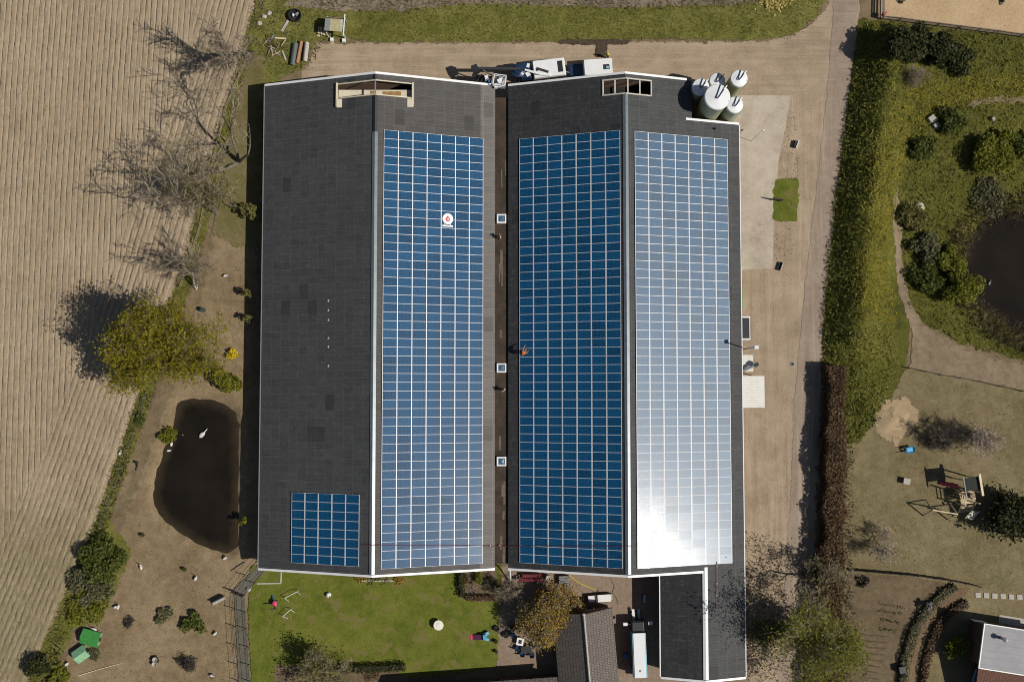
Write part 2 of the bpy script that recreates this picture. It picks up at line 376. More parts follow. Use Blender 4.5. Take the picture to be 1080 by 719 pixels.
# water
def water(name, P, ry):
    bb = np.array(P); x0, y0 = bb.min(0)-3; x1, y1 = bb.max(0)+3
    n = 70; xs = np.linspace(x0, x1, n); ys = np.linspace(y0, y1, n); X, Y = np.meshgrid(xs, ys)
    s = sdf(X, Y, P) > -1.2
    q = s[:-1, :-1] | s[1:, 1:] | s[1:, :-1] | s[:-1, 1:]; j, i = np.nonzero(q)
    F = np.stack([j*n+i, j*n+i+1, (j+1)*n+i+1, (j+1)*n+i], 1); u, inv = np.unique(F, return_inverse=True)
    o = struct(np_mesh(name, np.stack([X.ravel()[u], Y.ravel()[u], np.full(len(u), WATER_Z)], 1), inv.reshape(F.shape), M_water)); a = o.data.attributes.new('edge', 'FLOAT', 'POINT'); a.data.foreach_set('value', sdf(X, Y, P).ravel()[u].astype(np.float32)); return o
m, nt, b = _new('pond_water')
ed = N(nt, 'ShaderNodeAttribute', attribute_name='edge'); sh = math_(nt, 'MULTIPLY_ADD', noise(nt, .9, 4), 1.4, math_(nt, 'SUBTRACT', ed.outputs['Fac'], .45))
nt.links.new(mix(nt, ramp(nt, math_(nt, 'MULTIPLY', sh, .6), [(.1, (0,)*3), (.85, (1,)*3)]), (.04,.03,.018), ramp(nt, noise(nt, .25, 4), [(.3, (.010,.0078,.0055)), (.7, (.017,.0132,.0095))])), b.inputs['Base Color'])
b.inputs['Roughness'].default_value = .1; b.inputs['Specular IOR Level'].default_value = .22; bump(nt, b, noise(nt, 3, 3), .06, .02); M_water = m
water('pond', POND_W, 0); water('pond', POND_E, 0)

# ------------------------------------------------------------------ ploughed field with real furrows
EDGE_PX = [(290,-110),(268,0),(252,60),(236,110),(222,160),(206,225),(188,285),(168,350),(152,400),(128,470),(103,540),(78,605),(46,680),(20,740),(-15,840)]
EDGE = wpoly(EDGE_PX)
ex = np.array([p[0] for p in EDGE][::-1]); ey = np.array([p[1] for p in EDGE][::-1])
fx = np.arange(-68, np.max(ex)+.3, .055); fy = np.arange(-46, 58, .3)
FX, FY = np.meshgrid(fx, fy)
xe = np.interp(FY, ey, ex); dE = (xe-FX)*.945
wob = .07*(vnoise(FX*.0+3, FY/3.5, 21)-.5) + .07*(vnoise(FX/1.5, FY/.8, 22)-.5)
top = W(0, 0)[1]
ph1 = FX - .055*(FY-top) - .0009*(FY-top)**2*.6 + wob
ph2 = -dE + wob
seam = np.interp(FY, [W(0,p)[1] for p in (719, 600, 520, 440, 320, 200, 100, 0)], [W(p,300)[0] for p in (-60, 0, 30, 62, 105, 150, 180, 205)])
seam = seam + 1.6*(vnoise(FX*0+1, FY/1.6, 31)-.5)
w2 = sstep(-.35, .35, FX-seam)
def prof(ph, pitch):
    t = (ph/pitch) % 1.0; d = np.abs(t-.5)
    return -np.exp(-((d-.0)/.075)**2) + .06*np.cos(2*PI*t)
h = prof(ph1, .70)*(1-w2) + prof(ph2, .72)*w2
gap = .25+1.0*vnoise(FX/1.3, FY/1.1, 41)
hz = .16*h*gap + .07*(vnoise(FX/.2, FY/.3, 42)-.5) + .04*(vnoise(FX/1.1, FY/1.1, 43)-.5) + .10*np.clip(vnoise(FX/.3, FY/.3, 44)-.86, 0, 1)*5
fz = gz(FX, FY) + .04 + (.18+hz)*sstep(-.1, .6, dE)
keep = dE > -.35
q = keep[:-1, :-1] & keep[1:, 1:] & keep[1:, :-1] & keep[:-1, 1:]; j, i = np.nonzero(q); n = len(fx)
F = np.stack([j*n+i, j*n+i+1, (j+1)*n+i+1, (j+1)*n+i], 1); u, inv = np.unique(F, return_inverse=True)
def field_extra(nt, c):
    tc = N(nt, 'ShaderNodeTexCoord'); sx = N(nt, 'ShaderNodeSeparateXYZ'); nt.links.new(tc.outputs['Object'], sx.inputs[0])
    lo = N(nt, 'ShaderNodeMapRange'); nt.links.new(sx.outputs['Y'], lo.inputs[0])
    lo.inputs[1].default_value = 0; lo.inputs[2].default_value = -20; lo.inputs[3].default_value = 0; lo.inputs[4].default_value = 1
    g = noise(nt, .5, 6, .75); g2 = noise(nt, 4.5, 4, .7, stretch=(1, .5, 1))
    a = math_(nt, 'ADD', math_(nt, 'MULTIPLY', lo.outputs[0], .26), math_(nt, 'ADD', math_(nt, 'MULTIPLY', g, .35), math_(nt, 'MULTIPLY', g2, .4)))
    c = mix(nt, math_(nt, 'MULTIPLY', ramp(nt, a, [(.5, (0,)*3), (.72, (1,)*3)]), .72), c, (.135,.125,.05))
    return c
M_field = ground_mat('ploughed_sand', (.222,.17,.11), (.298,.233,.157), (.368,.295,.205), edge=.0, big=.1, mid=1.2, fine=6, bumpd=.05, spots=(6, .71, (.16,.12,.06)), extra=field_extra)
struct(np_mesh('ploughed_field', np.stack([FX.ravel()[u], FY.ravel()[u], fz.ravel()[u]], 1), inv.reshape(F.shape), M_field, smooth=True))
# ------------------------------------------------------------------ building materials
def roof_mat(name, c1, c2, sx=1.15, sy=.93, streak=.5, old=(.085,.085,.085)):
    m, nt, b = _new(name)
    tc = N(nt, 'ShaderNodeTexCoord')
    br = N(nt, 'ShaderNodeTexBrick'); br.offset = 0; br.squash = 1
    nt.links.new(tc.outputs['Object'], br.inputs['Vector'])
    br.inputs['Color1'].default_value = (*c1, 1); br.inputs['Color2'].default_value = (*c2, 1); br.inputs['Mortar'].default_value = (*[q*2.1 for q in c2], 1)
    br.inputs['Scale'].default_value = 1; br.inputs['Mortar Size'].default_value = .018; br.inputs['Mortar Smooth'].default_value = .6
    br.inputs['Brick Width'].default_value = sx; br.inputs['Row Height'].default_value = sy
    st = noise(nt, 1.0, 5, .7, stretch=(.45, 7, .5)); bg = noise(nt, .13, 4); lich = noise(nt, 2.2, 6, .75)
    c = mix(nt, math_(nt, 'MULTIPLY', ramp(nt, st, [(.35, (0,)*3), (.75, (1,)*3)]), streak), br.outputs['Color'], old)
    c = mix(nt, math_(nt, 'MULTIPLY', bg, .45), c, tuple(q*.6 for q in c1))
    c = mix(nt, math_(nt, 'MULTIPLY', ramp(nt, lich, [(.52, (0,)*3), (.7, (1,)*3)]), .5), c, (.11,.11,.104))
    # a few replaced sheets, newer and darker
    sx_ = N(nt, 'ShaderNodeSeparateXYZ'); nt.links.new(tc.outputs['Object'], sx_.inputs[0])
    cx = math_(nt, 'FLOOR', math_(nt, 'DIVIDE', sx_.outputs['X'], sx)); cy = math_(nt, 'FLOOR', math_(nt, 'DIVIDE', sx_.outputs['Y'], sy*2))
    cb = N(nt, 'ShaderNodeCombineXYZ'); nt.links.new(cx, cb.inputs[0]); nt.links.new(cy, cb.inputs[1])
    wn = N(nt, 'ShaderNodeTexWhiteNoise'); nt.links.new(cb.outputs[0], wn.inputs['Vector'])
    c = mix(nt, math_(nt, 'MULTIPLY', math_(nt, 'GREATER_THAN', wn.outputs['Value'], .975), .42), c, tuple(q*.42 for q in c1))
    wv = N(nt, 'ShaderNodeTexWave', wave_type='BANDS', bands_direction='Y'); wv.inputs['Scale'].default_value = 1.7; nt.links.new(tc.outputs['Object'], wv.inputs['Vector'])
    nt.links.new(c, b.inputs['Base Color']); b.inputs['Roughness'].default_value = .75; b.inputs['Specular IOR Level'].default_value = .3
    bump(nt, b, wv.outputs['Fac'], .35, .03)
    return m
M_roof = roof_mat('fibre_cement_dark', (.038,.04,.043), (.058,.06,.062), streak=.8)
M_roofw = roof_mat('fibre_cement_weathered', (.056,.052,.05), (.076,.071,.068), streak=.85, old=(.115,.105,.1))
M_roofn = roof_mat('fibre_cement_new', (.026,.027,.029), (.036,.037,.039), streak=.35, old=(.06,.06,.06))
M_roofl = roof_mat('fibre_cement_pale', (.12,.108,.1), (.15,.137,.128), streak=.6, old=(.2,.185,.17))
M_white = mat('white_painted_metal', (.78,.78,.77), .45, var=.06, scale=1.5)
M_cream = mat('cream_board', (.62,.56,.42), .6, var=.1, scale=1.2)
M_ridge = mat('grey_ridge_metal', (.17,.20,.22), .38, .35, var=.15, scale=.9)
M_brick = mat('barn_brick', (.2,.12,.085), .9, var=.25, scale=4)
M_black = mat('dark_interior', (.012,.012,.012), .9)
M_gutter = mat('gutter_moss', (.055,.037,.023), .95, var=.35, scale=.8, col2=(.02,.015,.01))
M_steel = mat('galvanised_steel', (.38,.39,.4), .45, .6, var=.12)
M_dkmetal = mat('dark_metal', (.025,.027,.03), .5, .3)
M_rust = mat('rusty_board', (.34,.2,.08), .8, var=.3, scale=3)

Y0, Y1 = -20.59, 37.44
E1, K1, F1 = -30.07, -15.98, -2.05       # barn one: west eave, ridge, east eave
E2, K2, F2 = -0.46, 13.25, 27.56          # barn two
EZ, KZ = 3.1, 7.85
TH = .12
def plane(xe, xr):                        # roof height going from eave xe up to ridge xr
    return lambda x, y: EZ + (KZ-EZ)*(x-xe)/(xr-xe)
Z1W, Z1E, Z2W, Z2E = plane(E1, K1), plane(F1, K1), plane(E2, K2), plane(F2, K2)
def below(f, t): return lambda x, y: f(x, y)-t

# ---- barn one
b1 = thing('barn', 'long barn beside the ploughed field with one mostly bare dark roof slope', 'barn', (0,0,0))
v1a, v1b = W(358, 0, 5.7)[0], W(436, 0, 5.7)[0]; v1t, v1u = W(0, 88, 6.6)[1], W(0, 103.5, 6.6)[1]
XS1 = F1-1.75
def roof_piece(name, poly, f, m, parent): return MB().prism(poly, f, below(f, TH)).build(name, m, parent)
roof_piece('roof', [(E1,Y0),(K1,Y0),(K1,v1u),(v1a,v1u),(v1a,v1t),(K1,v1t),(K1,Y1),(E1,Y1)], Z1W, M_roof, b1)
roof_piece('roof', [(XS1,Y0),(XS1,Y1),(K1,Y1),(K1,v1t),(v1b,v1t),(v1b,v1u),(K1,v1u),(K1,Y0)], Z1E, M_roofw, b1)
o = roof_piece('eave_sheet', [(F1,Y0),(F1,Y1),(XS1,Y1),(XS1,Y0)], Z1E, M_roofl, b1)
def gable(xa, xk, xb, y, t=.2, ins=.25, za=None, zb=None):
    fa, fb = plane(xa, xk), plane(xb, xk)
    mb = MB(); P = [(xa+ins, -.3), (xb-ins, -.3), (xb-ins, fb(xb-ins, 0)-TH-.01), (xk, KZ-TH-.01), (xa+ins, fa(xa+ins, 0)-TH-.01)]
    vs = [(x, y-t/2, z) for x, z in P] + [(x, y+t/2, z) for x, z in P]; n = 5
    return mb.add(vs, [tuple(range(n)), tuple(range(2*n-1, n-1, -1))] + [(i, n+i, n+(i+1) % n, (i+1) % n) for i in range(n)])
for y in (Y0+.35, Y1-.35): gable(E1, K1, F1, y).build('gable_wall', M_brick, b1)
for x in (E1+.5, F1-.5): MB().box((x, (Y0+Y1)/2, 1.35), (.2, Y1-Y0-1.0, 3.25)).build('side_wall', M_brick, b1)
def ridge(xk, ya, yb, parent, m, w=.32, name='ridge_cap', s=.28, z=KZ):
    mb = MB(); P = [(-w, -s*w+.02), (0, .05), (w, -s*w+.02), (w, -s*w+.06), (0, .1), (-w, -s*w+.06)]
    vs = [(xk+a, ya, z+c) for a, c in P] + [(xk+a, yb, z+c) for a, c in P]; n = 6
    mb.add(vs, [tuple(range(n)), tuple(range(2*n-1, n-1, -1))] + [(i, n+i, n+(i+1) % n, (i+1) % n) for i in range(n)])
    return mb.build(name, m, parent)
yr = W(0, 139, KZ)[1]
ridge(K1, Y0+.1, yr, b1, M_ridge); ridge(K1, yr+.01, v1u-.02, b1, M_dkmetal, .26); ridge(K1, v1t+.02, Y1-.1, b1, M_dkmetal, .22)
def verge(xa, xb, f, y, parent, w=.26, h=.26, m=None):
    d = .03
    return MB().add([(xa,y-w/2,f(xa,y)-h+d),(xb,y-w/2,f(xb,y)-h+d),(xb,y+w/2,f(xb,y)-h+d),(xa,y+w/2,f(xa,y)-h+d),
                     (xa,y-w/2,f(xa,y)+d+.03),(xb,y-w/2,f(xb,y)+d+.03),(xb,y+w/2,f(xb,y)+d+.03),(xa,y+w/2,f(xa,y)+d+.03)],
                    [(0,3,2,1),(4,5,6,7),(0,1,5,4),(1,2,6,5),(2,3,7,6),(3,0,4,7)]).build('bargeboard', m or M_white, parent)
for y in (Y0-.1, Y1+.1):
    verge(E1-.05, K1, Z1W, y, b1); verge(K1+.004, F1+.02, Z1E, y, b1)
MB().box((E1-.08, (Y0+Y1)/2, EZ-.08), (.12, Y1-Y0, .14)).build('gutter', M_steel, b1)
# roof ventilation outlet cut into the ridge
vt = MB().box(((v1a+v1b)/2, (v1t+v1u)/2, 3.6), (v1b-v1a+.3, v1t-v1u+.3, .1)).build('vent_outlet', M_black, b1)
mb = MB()
for y in (v1t-.03, v1u+.03):
    for xa, xb, f in ((v1a, K1-.02, Z1W), (K1+.02, v1b, Z1E)):
        mb.bar((xa, y, f(xa, 0)+.06), (xb, y, f(xb, 0)+.06), .11, .16)
for x in (v1a-.08, v1b+.08):
    z = Z1W(x, 0) if x < K1 else Z1E(x, 0)
    mb.box((x, (v1t+v1u)/2-.45, z+.1), (.2, v1t-v1u+1.1, .3))
    mb.box((x+(.32 if x < K1 else -.32), v1u-.6, z+.12), (.62, 1.0, .34))
mb.build('vent_frame', M_cream, vt)
ym = v1t*.43+v1u*.57
MB().box(((v1a+v1b)/2, ym, 5.75), (v1b-v1a-.06, .85, .3)).build('vent_beam', M_cream, vt)
MB().box((K1+1.7, ym-.02, 5.915), (2.2, .5, .03)).box((K1-.6, ym+.02, 5.915), (.5, .6, .03)).build('rust_stain', M_rust, vt)
MB().box((K1, (v1t+v1u)/2, KZ-.05), (.14, v1t-v1u, .14)).build('ridge_purlin', M_steel, vt)
# bolt covers in a row on the west slope
for py in (318, 328, 338, 357, 366, 386):
    x, y = W(348, py, 4.9); MB().blob((x, y, Z1W(x, y)+.03), (.13, .16, .07), 8).build('roof_bolt', mat('grey_lead', (.3,.3,.29), .6), b1)

# ---- barn two (corner cut out for the silos, low wing on the south-east)
b2 = thing('barn', 'long barn with panels on both roof slopes and a corner cut out for silos', 'barn', (0,0,0))
nx = W(727, 0, 4.2)[0]; ny = W(0, 131.5, 3.2)[1]
v2a, v2b = W(634, 0, 6.4)[0], W(686, 0, 6.4)[0]; v2t, v2u = W(0, 85, 6.9)[1], W(0, 101.5, 6.9)[1]
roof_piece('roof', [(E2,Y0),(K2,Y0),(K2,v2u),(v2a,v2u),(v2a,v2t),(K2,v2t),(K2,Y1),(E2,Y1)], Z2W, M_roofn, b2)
XR, YW = 22.58, -33.25                                   # wing ridge, wing south end
roof_piece('roof', [(F2,YW),(F2,ny),(nx,ny),(nx,Y1),(K2,Y1),(K2,v2t),(v2b,v2t),(v2b,v2u),(K2,v2u),(K2,Y0),(XR,Y0),(XR,YW)], Z2E, M_roof, b2)
XW = 17.57; ZW = lambda x, y: Z2E(XR, 0) - (XR-x)*.3317
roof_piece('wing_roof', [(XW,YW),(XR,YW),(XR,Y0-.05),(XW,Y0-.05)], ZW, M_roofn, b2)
gable(E2, K2, F2, Y0+.35).build('gable_wall', M_brick, b2)
g = gable(E2, K2, F2, Y1-.35); 
mb = MB(); P = [(E2+.25,-.3),(nx-.3,-.3),(nx-.3,Z2E(nx-.3,0)-TH-.01),(K2,KZ-TH-.01),(E2+.25,Z2W(E2+.25,0)-TH-.01)]; y = Y1-.35
mb.add([(x,y-.1,z) for x, z in P]+[(x,y+.1,z) for x, z in P], [tuple(range(5)), (9,8,7,6,5)]+[(i,5+i,5+(i+1)%5,(i+1)%5) for i in range(5)]).build('gable_wall', M_brick, b2)
MB().box((E2+.5, (Y0+Y1)/2, 1.35), (.2, Y1-Y0-1, 3.25)).build('side_wall', M_brick, b2)
MB().box((F2-.5, (YW+ny)/2, 1.35), (.2, ny-YW-.9, 3.25)).build('side_wall', M_brick, b2)
MB().prism([(nx-.35,ny),(nx-.15,ny),(nx-.15,Y1-.3),(nx-.35,Y1-.3)], below(Z2E, TH+.02), -.3).build('side_wall', M_brick, b2)
MB().prism([(nx-.1,ny-.4),(F2-.55,ny-.4),(F2-.55,ny-.2),(nx-.1,ny-.2)], below(Z2E, TH+.02), -.3).build('side_wall', M_brick, b2)
MB().box((XW+.5, (YW+Y0)/2, 1.35), (.2, Y0-YW-.9, 3.25)).build('side_wall', M_brick, b2)
mb = MB(); P = [(XW+.25,-.3),(F2-.25,-.3),(F2-.25,Z2E(F2-.25,0)-TH-.01),(XR,Z2E(XR,0)-TH-.01),(XW+.25,ZW(XW+.25,0)-TH-.01)]; y = YW+.3
mb.add([(x,y-.1,z) for x, z in P]+[(x,y+.1,z) for x, z in P], [tuple(range(5)), (9,8,7,6,5)]+[(i,5+i,5+(i+1)%5,(i+1)%5) for i in range(5)]).build('gable_wall', M_brick, b2)
ridge(K2, Y0+.1, v2u-.02, b2, M_ridge)
ridge(XR, YW+.1, Y0+.4, b2, M_white, .3, z=Z2E(XR, 0))
verge(E2-.02, K2, Z2W, Y1+.1, b2); verge(K2+.004, nx-.6, Z2E, Y1+.1, b2)
verge(nx-.75, F2+.03, Z2E, ny+.1, b2)
verge(E2-.02, K2, Z2W, Y0-.1, b2); verge(K2+.004, XR-.3, Z2E, Y0-.13, b2)
verge(XW-.03, XR, ZW, YW-.1, b2); verge(XR+.004, F2+.03, Z2E, YW-.1, b2)
MB().box((F2+.07, (YW+ny)/2, EZ-.06), (.1, ny-YW, .12)).build('gutter', M_white, b2)
MB().box((XW-.07, (YW+Y0)/2, EZ-.06), (.12, Y0-YW, .14)).build('gutter', M_white, b2)
vt = MB().box(((v2a+v2b)/2, (v2t+v2u)/2, 4.0), (v2b-v2a+.3, v2t-v2u+.3, .1)).build('vent_outlet', M_black, b2)
mb = MB()
for y in (v2t-.04, v2u+.04):
    for xa, xb, f in ((v2a, K2-.02, Z2W), (K2+.02, v2b, Z2E)): mb.bar((xa, y, f(xa, 0)+.05), (xb, y, f(xb, 0)+.05), .14, .14)
for px in (635, 647, 660, 673, 685.5):
    x = W(px, 0, 6.3)[0]; z = (Z2W if x < K2 else Z2E)(x, 0); mb.box((x, (v2t+v2u)/2, z+.04), (.15, v2t-v2u-.3, .16))
mb.build('vent_frame', mat('pale_timber', (.55,.52,.45), .7), vt)
mb = MB()
for px in (641, 654, 667, 679):
    x = W(px, 0, 5)[0]; mb.box((x, v2t*.35+v2u*.65+random.uniform(-.1, .1), 4.9), (.9, .32, .25), random.uniform(-.1, .1))
mb.build('fan_housing', mat('yellowed_plastic', (.6,.6,.32), .5), vt)
MB().tube([(W(751,0,3.4)[0], W(0,138,3.4)[1], Z2E(W(751,0,3.4)[0],0)), (W(751,0,3.4)[0], W(0,138,3.4)[1], Z2E(W(751,0,3.4)[0],0)+.35)], .12, 8).build('flue', M_black, b2)

# ---- the flat gutter roof between the barns
vr = thing('gutter_roof', 'narrow brown mossy valley roof with three white framed skylights between the two barns', 'roof')
MB().box(((F1+E2)/2, (Y0+36.2)/2+.2, 2.75), (E2-F1+.5, 36.2-Y0-.6, .12)).build('valley_deck', M_gutter, vr)
mb = MB()
for k in range(15):
    y = Y0+1+RNG.random()*54; x = (F1+E2)/2+RNG.normal()*.22; L = .5+RNG.random()*2.4
    mb.box((x, y, 2.818), (.12+RNG.random()*.2, L, .02+.02*RNG.random()), RNG.normal()*.03)
mb.build('leaf_litter', mat('pale_litter', (.15,.115,.08), .95, var=.3), vr)
M_glass = mat('skylight_glass', (.07,.14,.21), .12, var=.1, spec=.8)
for py in (231.5, 388, 486):
    x, y = W(529, py, 2.6)
    sk = MB(); z = 2.81
    for a, b, dx, dy in ((0,.47,1.12,.16),(0,-.47,1.12,.16),(.48,0,.16,.78),(-.48,0,.16,.78)): sk.box((x+a, y+b, z+.2), (dx, dy, .42))
    s_ = sk.build('skylight', M_white, vr)
    MB().add([(x-.4,y-.39,z+.3),(x+.4,y-.39,z+.3),(x+.4,y+.39,z+.3),(x-.4,y+.39,z+.3),(x,y,z+.46)], [(0,1,4),(1,2,4),(2,3,4),(3,0,4)]).build('pane', M_glass, s_)

# ------------------------------------------------------------------ solar arrays
def cell_mat(name, c, r0, r1, mott=.0, haze=(.46, .16), coat=.2):
    m, nt, b = _new(name); g = N(nt, 'ShaderNodeNewGeometry'); uv = N(nt, 'ShaderNodeUVMap', uv_map='UVMap')
    sp = N(nt, 'ShaderNodeSeparateXYZ'); nt.links.new(uv.outputs[0], sp.inputs[0])
    def line(s, n, w):
        f = math_(nt, 'FRACT', math_(nt, 'MULTIPLY', s, n)); return math_(nt, 'LESS_THAN', math_(nt, 'ABSOLUTE', math_(nt, 'SUBTRACT', f, .5)), .5-w)
    cell = math_(nt, 'MULTIPLY', line(sp.outputs[0], 10, .04), line(sp.outputs[1], 6, .04))
    ids = N(nt, 'ShaderNodeCombineXYZ')
    for k, (s, n) in enumerate(((sp.outputs[0], 10), (sp.outputs[1], 6))): nt.links.new(math_(nt, 'FLOOR', math_(nt, 'MULTIPLY', s, n)), ids.inputs[k])
    nt.links.new(math_(nt, 'MULTIPLY', g.outputs['Random Per Island'], 97), ids.inputs[2])
    wn = N(nt, 'ShaderNodeTexWhiteNoise'); nt.links.new(ids.outputs[0], wn.inputs['Vector'])
    v = math_(nt, 'ADD', math_(nt, 'MULTIPLY', wn.outputs['Value'], .5), math_(nt, 'MULTIPLY', g.outputs['Random Per Island'], .5))
    base = ramp(nt, v, [(.1, tuple(q*.62 for q in c)), (.9, tuple(q*1.42 for q in c))])
    nt.links.new(mix(nt, cell, tuple(q*1.7+.01 for q in c), base), b.inputs['Base Color'])
    mr = N(nt, 'ShaderNodeMapRange'); nt.links.new(g.outputs['Random Per Island'], mr.inputs[0]); mr.inputs[3].default_value = r0; mr.inputs[4].default_value = r1
    nt.links.new(mr.outputs[0], b.inputs['Coat Roughness']); b.inputs['IOR'].default_value = 1.5
    b.inputs['Coat Weight'].default_value = coat; b.inputs['Coat IOR'].default_value = 1.5
    b.inputs['Roughness'].default_value = haze[0]; b.inputs['Specular IOR Level'].default_value = haze[1]
    if mott: bump(nt, b, noise(nt, 7, 2, .5), mott, .05); b.inputs['Coat Roughness'].default_value = .3; nt.links.new(b.inputs['Normal'].links[0].from_socket, b.inputs['Coat Normal'])
    return m
M_cell = cell_mat('solar_glass', (.0038,.05,.118), .155, .195)
M_cell_tex = cell_mat('hammered_solar_glass', (.006,.056,.122), .165, .18, .14, (.5, .68), .28)
M_cell_old = cell_mat('dusty_solar_glass', (.006,.056,.122), .165, .18, 0, (.5, .68), .28)
M_frame = mat('aluminium_frame', (.74,.74,.75), .4, 0, var=.05)
PW, PH, PT = 1.735, 1.0, .045
def panel_geo(fw=.046, fh=.02):
    a, b = PW/2, PH/2; ia, ib = a-fw, b-fh
    V = [(-a,-b,0),(a,-b,0),(a,b,0),(-a,b,0),(-a,-b,PT),(a,-b,PT),(a,b,PT),(-a,b,PT),(-ia,-ib,PT-.004),(ia,-ib,PT-.004),(ia,ib,PT-.004),(-ia,ib,PT-.004)]
    F = [(0,1,5,4),(1,2,6,5),(2,3,7,6),(3,0,4,7),(4,5,9,8),(5,6,10,9),(6,7,11,10),(7,4,8,11),(8,9,10,11)]
    UV = np.zeros((9, 4, 2)); UV[8] = [(0,0),(1,0),(1,1),(0,1)]
    return np.array(V), np.array(F), UV, np.array([0]*8+[1])
PV, PF, PUV, PM = panel_geo()
def mk_panel_mesh(gl):
    o = np_mesh('solar_panel', PV, PF, [M_frame, gl], uv=PUV, midx=PM); me = o.data; bpy.data.objects.remove(o); return me
PMESH = [mk_panel_mesh(M_cell), mk_panel_mesh(M_cell_tex), mk_panel_mesh(M_cell_old)]
def solar(label, xlo, sgn, f, ncol, nrow, ytop, xpitch, ypitch, tex=0, allparts=False):
    """rows of panels on the slope f; xlo = upper edge column start, sgn = which way is down the slope"""
    slope = math.atan2(f(1, 0)-f(0, 0), 1.0); ca = math.cos(slope)
    root = thing('solar_array', label, 'solar array', (0, 0, 0))
    L = []
    for c in range(ncol):
        for r in range(nrow):
            x = xlo + sgn*(c+.5)*xpitch*ca; y = ytop - (r+.5)*ypitch; L.append((x, y, c, r))
    print(label, 'pitch', round(xpitch,3), round(ypitch,3))
    L.sort(key=lambda t: t[0]**2 + t[1]**2)
    root.location = (sum(t[0] for t in L)/len(L), sum(t[1] for t in L)/len(L), 0); root.location.z = f(root.location.x, 0)
    restV, restF, restU, restM = [], [], [], []
    for k, (x, y, c, r) in enumerate(L):
        jx, jy = RNG.normal()*.0014, RNG.normal()*.0014
        M = Matrix.Translation((x, y, f(x, y)+.11)) @ Matrix.Rotation(-slope+jy, 4, 'Y') @ Matrix.Rotation(jx, 4, 'X')
        t = (1 if c < tex else 2) if tex else 0
        if k < 100:
            o = bpy.data.objects.new('solar_panel', PMESH[t]); link(o, root); o.matrix_basis = Matrix.Translation(-root.location) @ M
        else:
            v = np.array([M @ Vector(p) for p in PV]) - np.array(root.location)
            restF.append(PF+12*len(restV)); restV.append(v); restU.append(PUV); restM.append(np.where(PM == 1, 1+t, 0))
    if restV:
        o = np_mesh('solar_panel', np.concatenate(restV), np.concatenate(restF), [M_frame, M_cell, M_cell_tex, M_cell_old], root, uv=np.concatenate(restU), midx=np.concatenate(restM))
        o['kind'] = 'stuff'
    # mounting rails under the panels
    mb = MB(); ya, yb = ytop+.05, ytop-nrow*ypitch-.05
    for c in range(ncol):
        x = xlo + sgn*(c+.5)*xpitch*ca; mb.box((x-root.location.x, (ya+yb)/2-root.location.y, f(x, 0)+.05-root.location.z), (.06, ya-yb, .09))
    mb.build('mounting_rail', M_steel, root)
    return root
def edge(px, f, h0):           # x of a pixel column on the slope
    h = h0
    for _ in range(6): h = f(W(px, 370, h)[0], 0)+.15
    return W(px, 370, h)[0]
def ytop(py, px, f):
    h = f(edge(px, f, 5), 0)+.15; return W(px, py, h)[1]
xa, xb = edge(403.2, Z1E, 6), edge(509.2, Z1E, 3); ta, tb = ytop(137, 404, Z1E), ytop(600, 403, Z1E)
solar('tall blue solar array with the round white emblem sign lying on it', xa, 1, Z1E, 7, 50, ta, (xb-xa)/7/math.cos(math.atan(.343)), (ta-tb)/50)
xa, xb = edge(655.5, Z2W, 6), edge(548, Z2W, 3); ta, tb = ytop(137.5, 653, Z2W), ytop(599.5, 655, Z2W)
solar('tall deep blue solar array that the worker in orange leans over', xa, -1, Z2W, 7, 50, ta, (xa-xb)/7/math.cos(math.atan(.348)), (ta-tb)/50)
xa, xb = edge(670.7, Z2E, 6), edge(769.7, Z2E, 3); ta, tb = ytop(138.3, 671, Z2E), ytop(599.5, 673, Z2E)
solar('tall solar array glaring white with reflected sun, beside the silos', xa, 1, Z2E, 7, 50, ta, (xb-xa)/7/math.cos(math.atan(.3336)), (ta-tb)/50, tex=2)
xa, xb = edge(380.5, Z1W, 6), edge(309.5, Z1W, 4); ta, tb = ytop(521.5, 380, Z1W), ytop(597.5, 380, Z1W)
solar('small blue solar array of eight rows alone on the plain dark roof slope', xa, -1, Z1W, 5, 8, ta, (xa-xb)/5/math.cos(math.atan(.3385)), (ta-tb)/8)
# ------------------------------------------------------------------ vegetation
def unit(n): v = RNG.normal(size=(n, 3)); return v/np.linalg.norm(v, axis=1)[:, None]
def leaf_quads(P, size, flat=.35, aspect=.6):
    """one little leaf-clump quad per point, random tilt"""
    n = len(P); nrm = unit(n); nrm[:, 2] = np.abs(nrm[:, 2])+flat; nrm /= np.linalg.norm(nrm, axis=1)[:, None]
    a = np.cross(nrm, unit(n)); a /= np.linalg.norm(a, axis=1)[:, None]+1e-9; b = np.cross(nrm, a)
    s = (size*(.6+.8*RNG.random(n)))[:, None] if np.isscalar(size) else size[:, None]
    a = a*s; b = b*s*aspect
    V = np.stack([P-a, P-b*.9, P+a, P+b], 1).reshape(-1, 3)
    return V, np.arange(4*n).reshape(n, 4)
def blades(P, h, w, lean=.5):
    """upright grass-like triangles as narrow quads"""
    n = len(P); t = RNG.random(n)*2*PI; d = np.stack([np.cos(t), np.sin(t), np.zeros(n)], 1)
    hh = (h*(.5+RNG.random(n)))[:, None]; ww = w*(.6+.8*RNG.random(n))[:, None]
    top = P + np.array([0, 0, 1])*hh + unit(n)*lean*hh*np.array([1, 1, .2])
    V = np.stack([P-d*ww, P+d*ww, top+d*ww*.35, top-d*ww*.35], 1).reshape(-1, 3)
    return V, np.arange(4*n).reshape(n, 4)
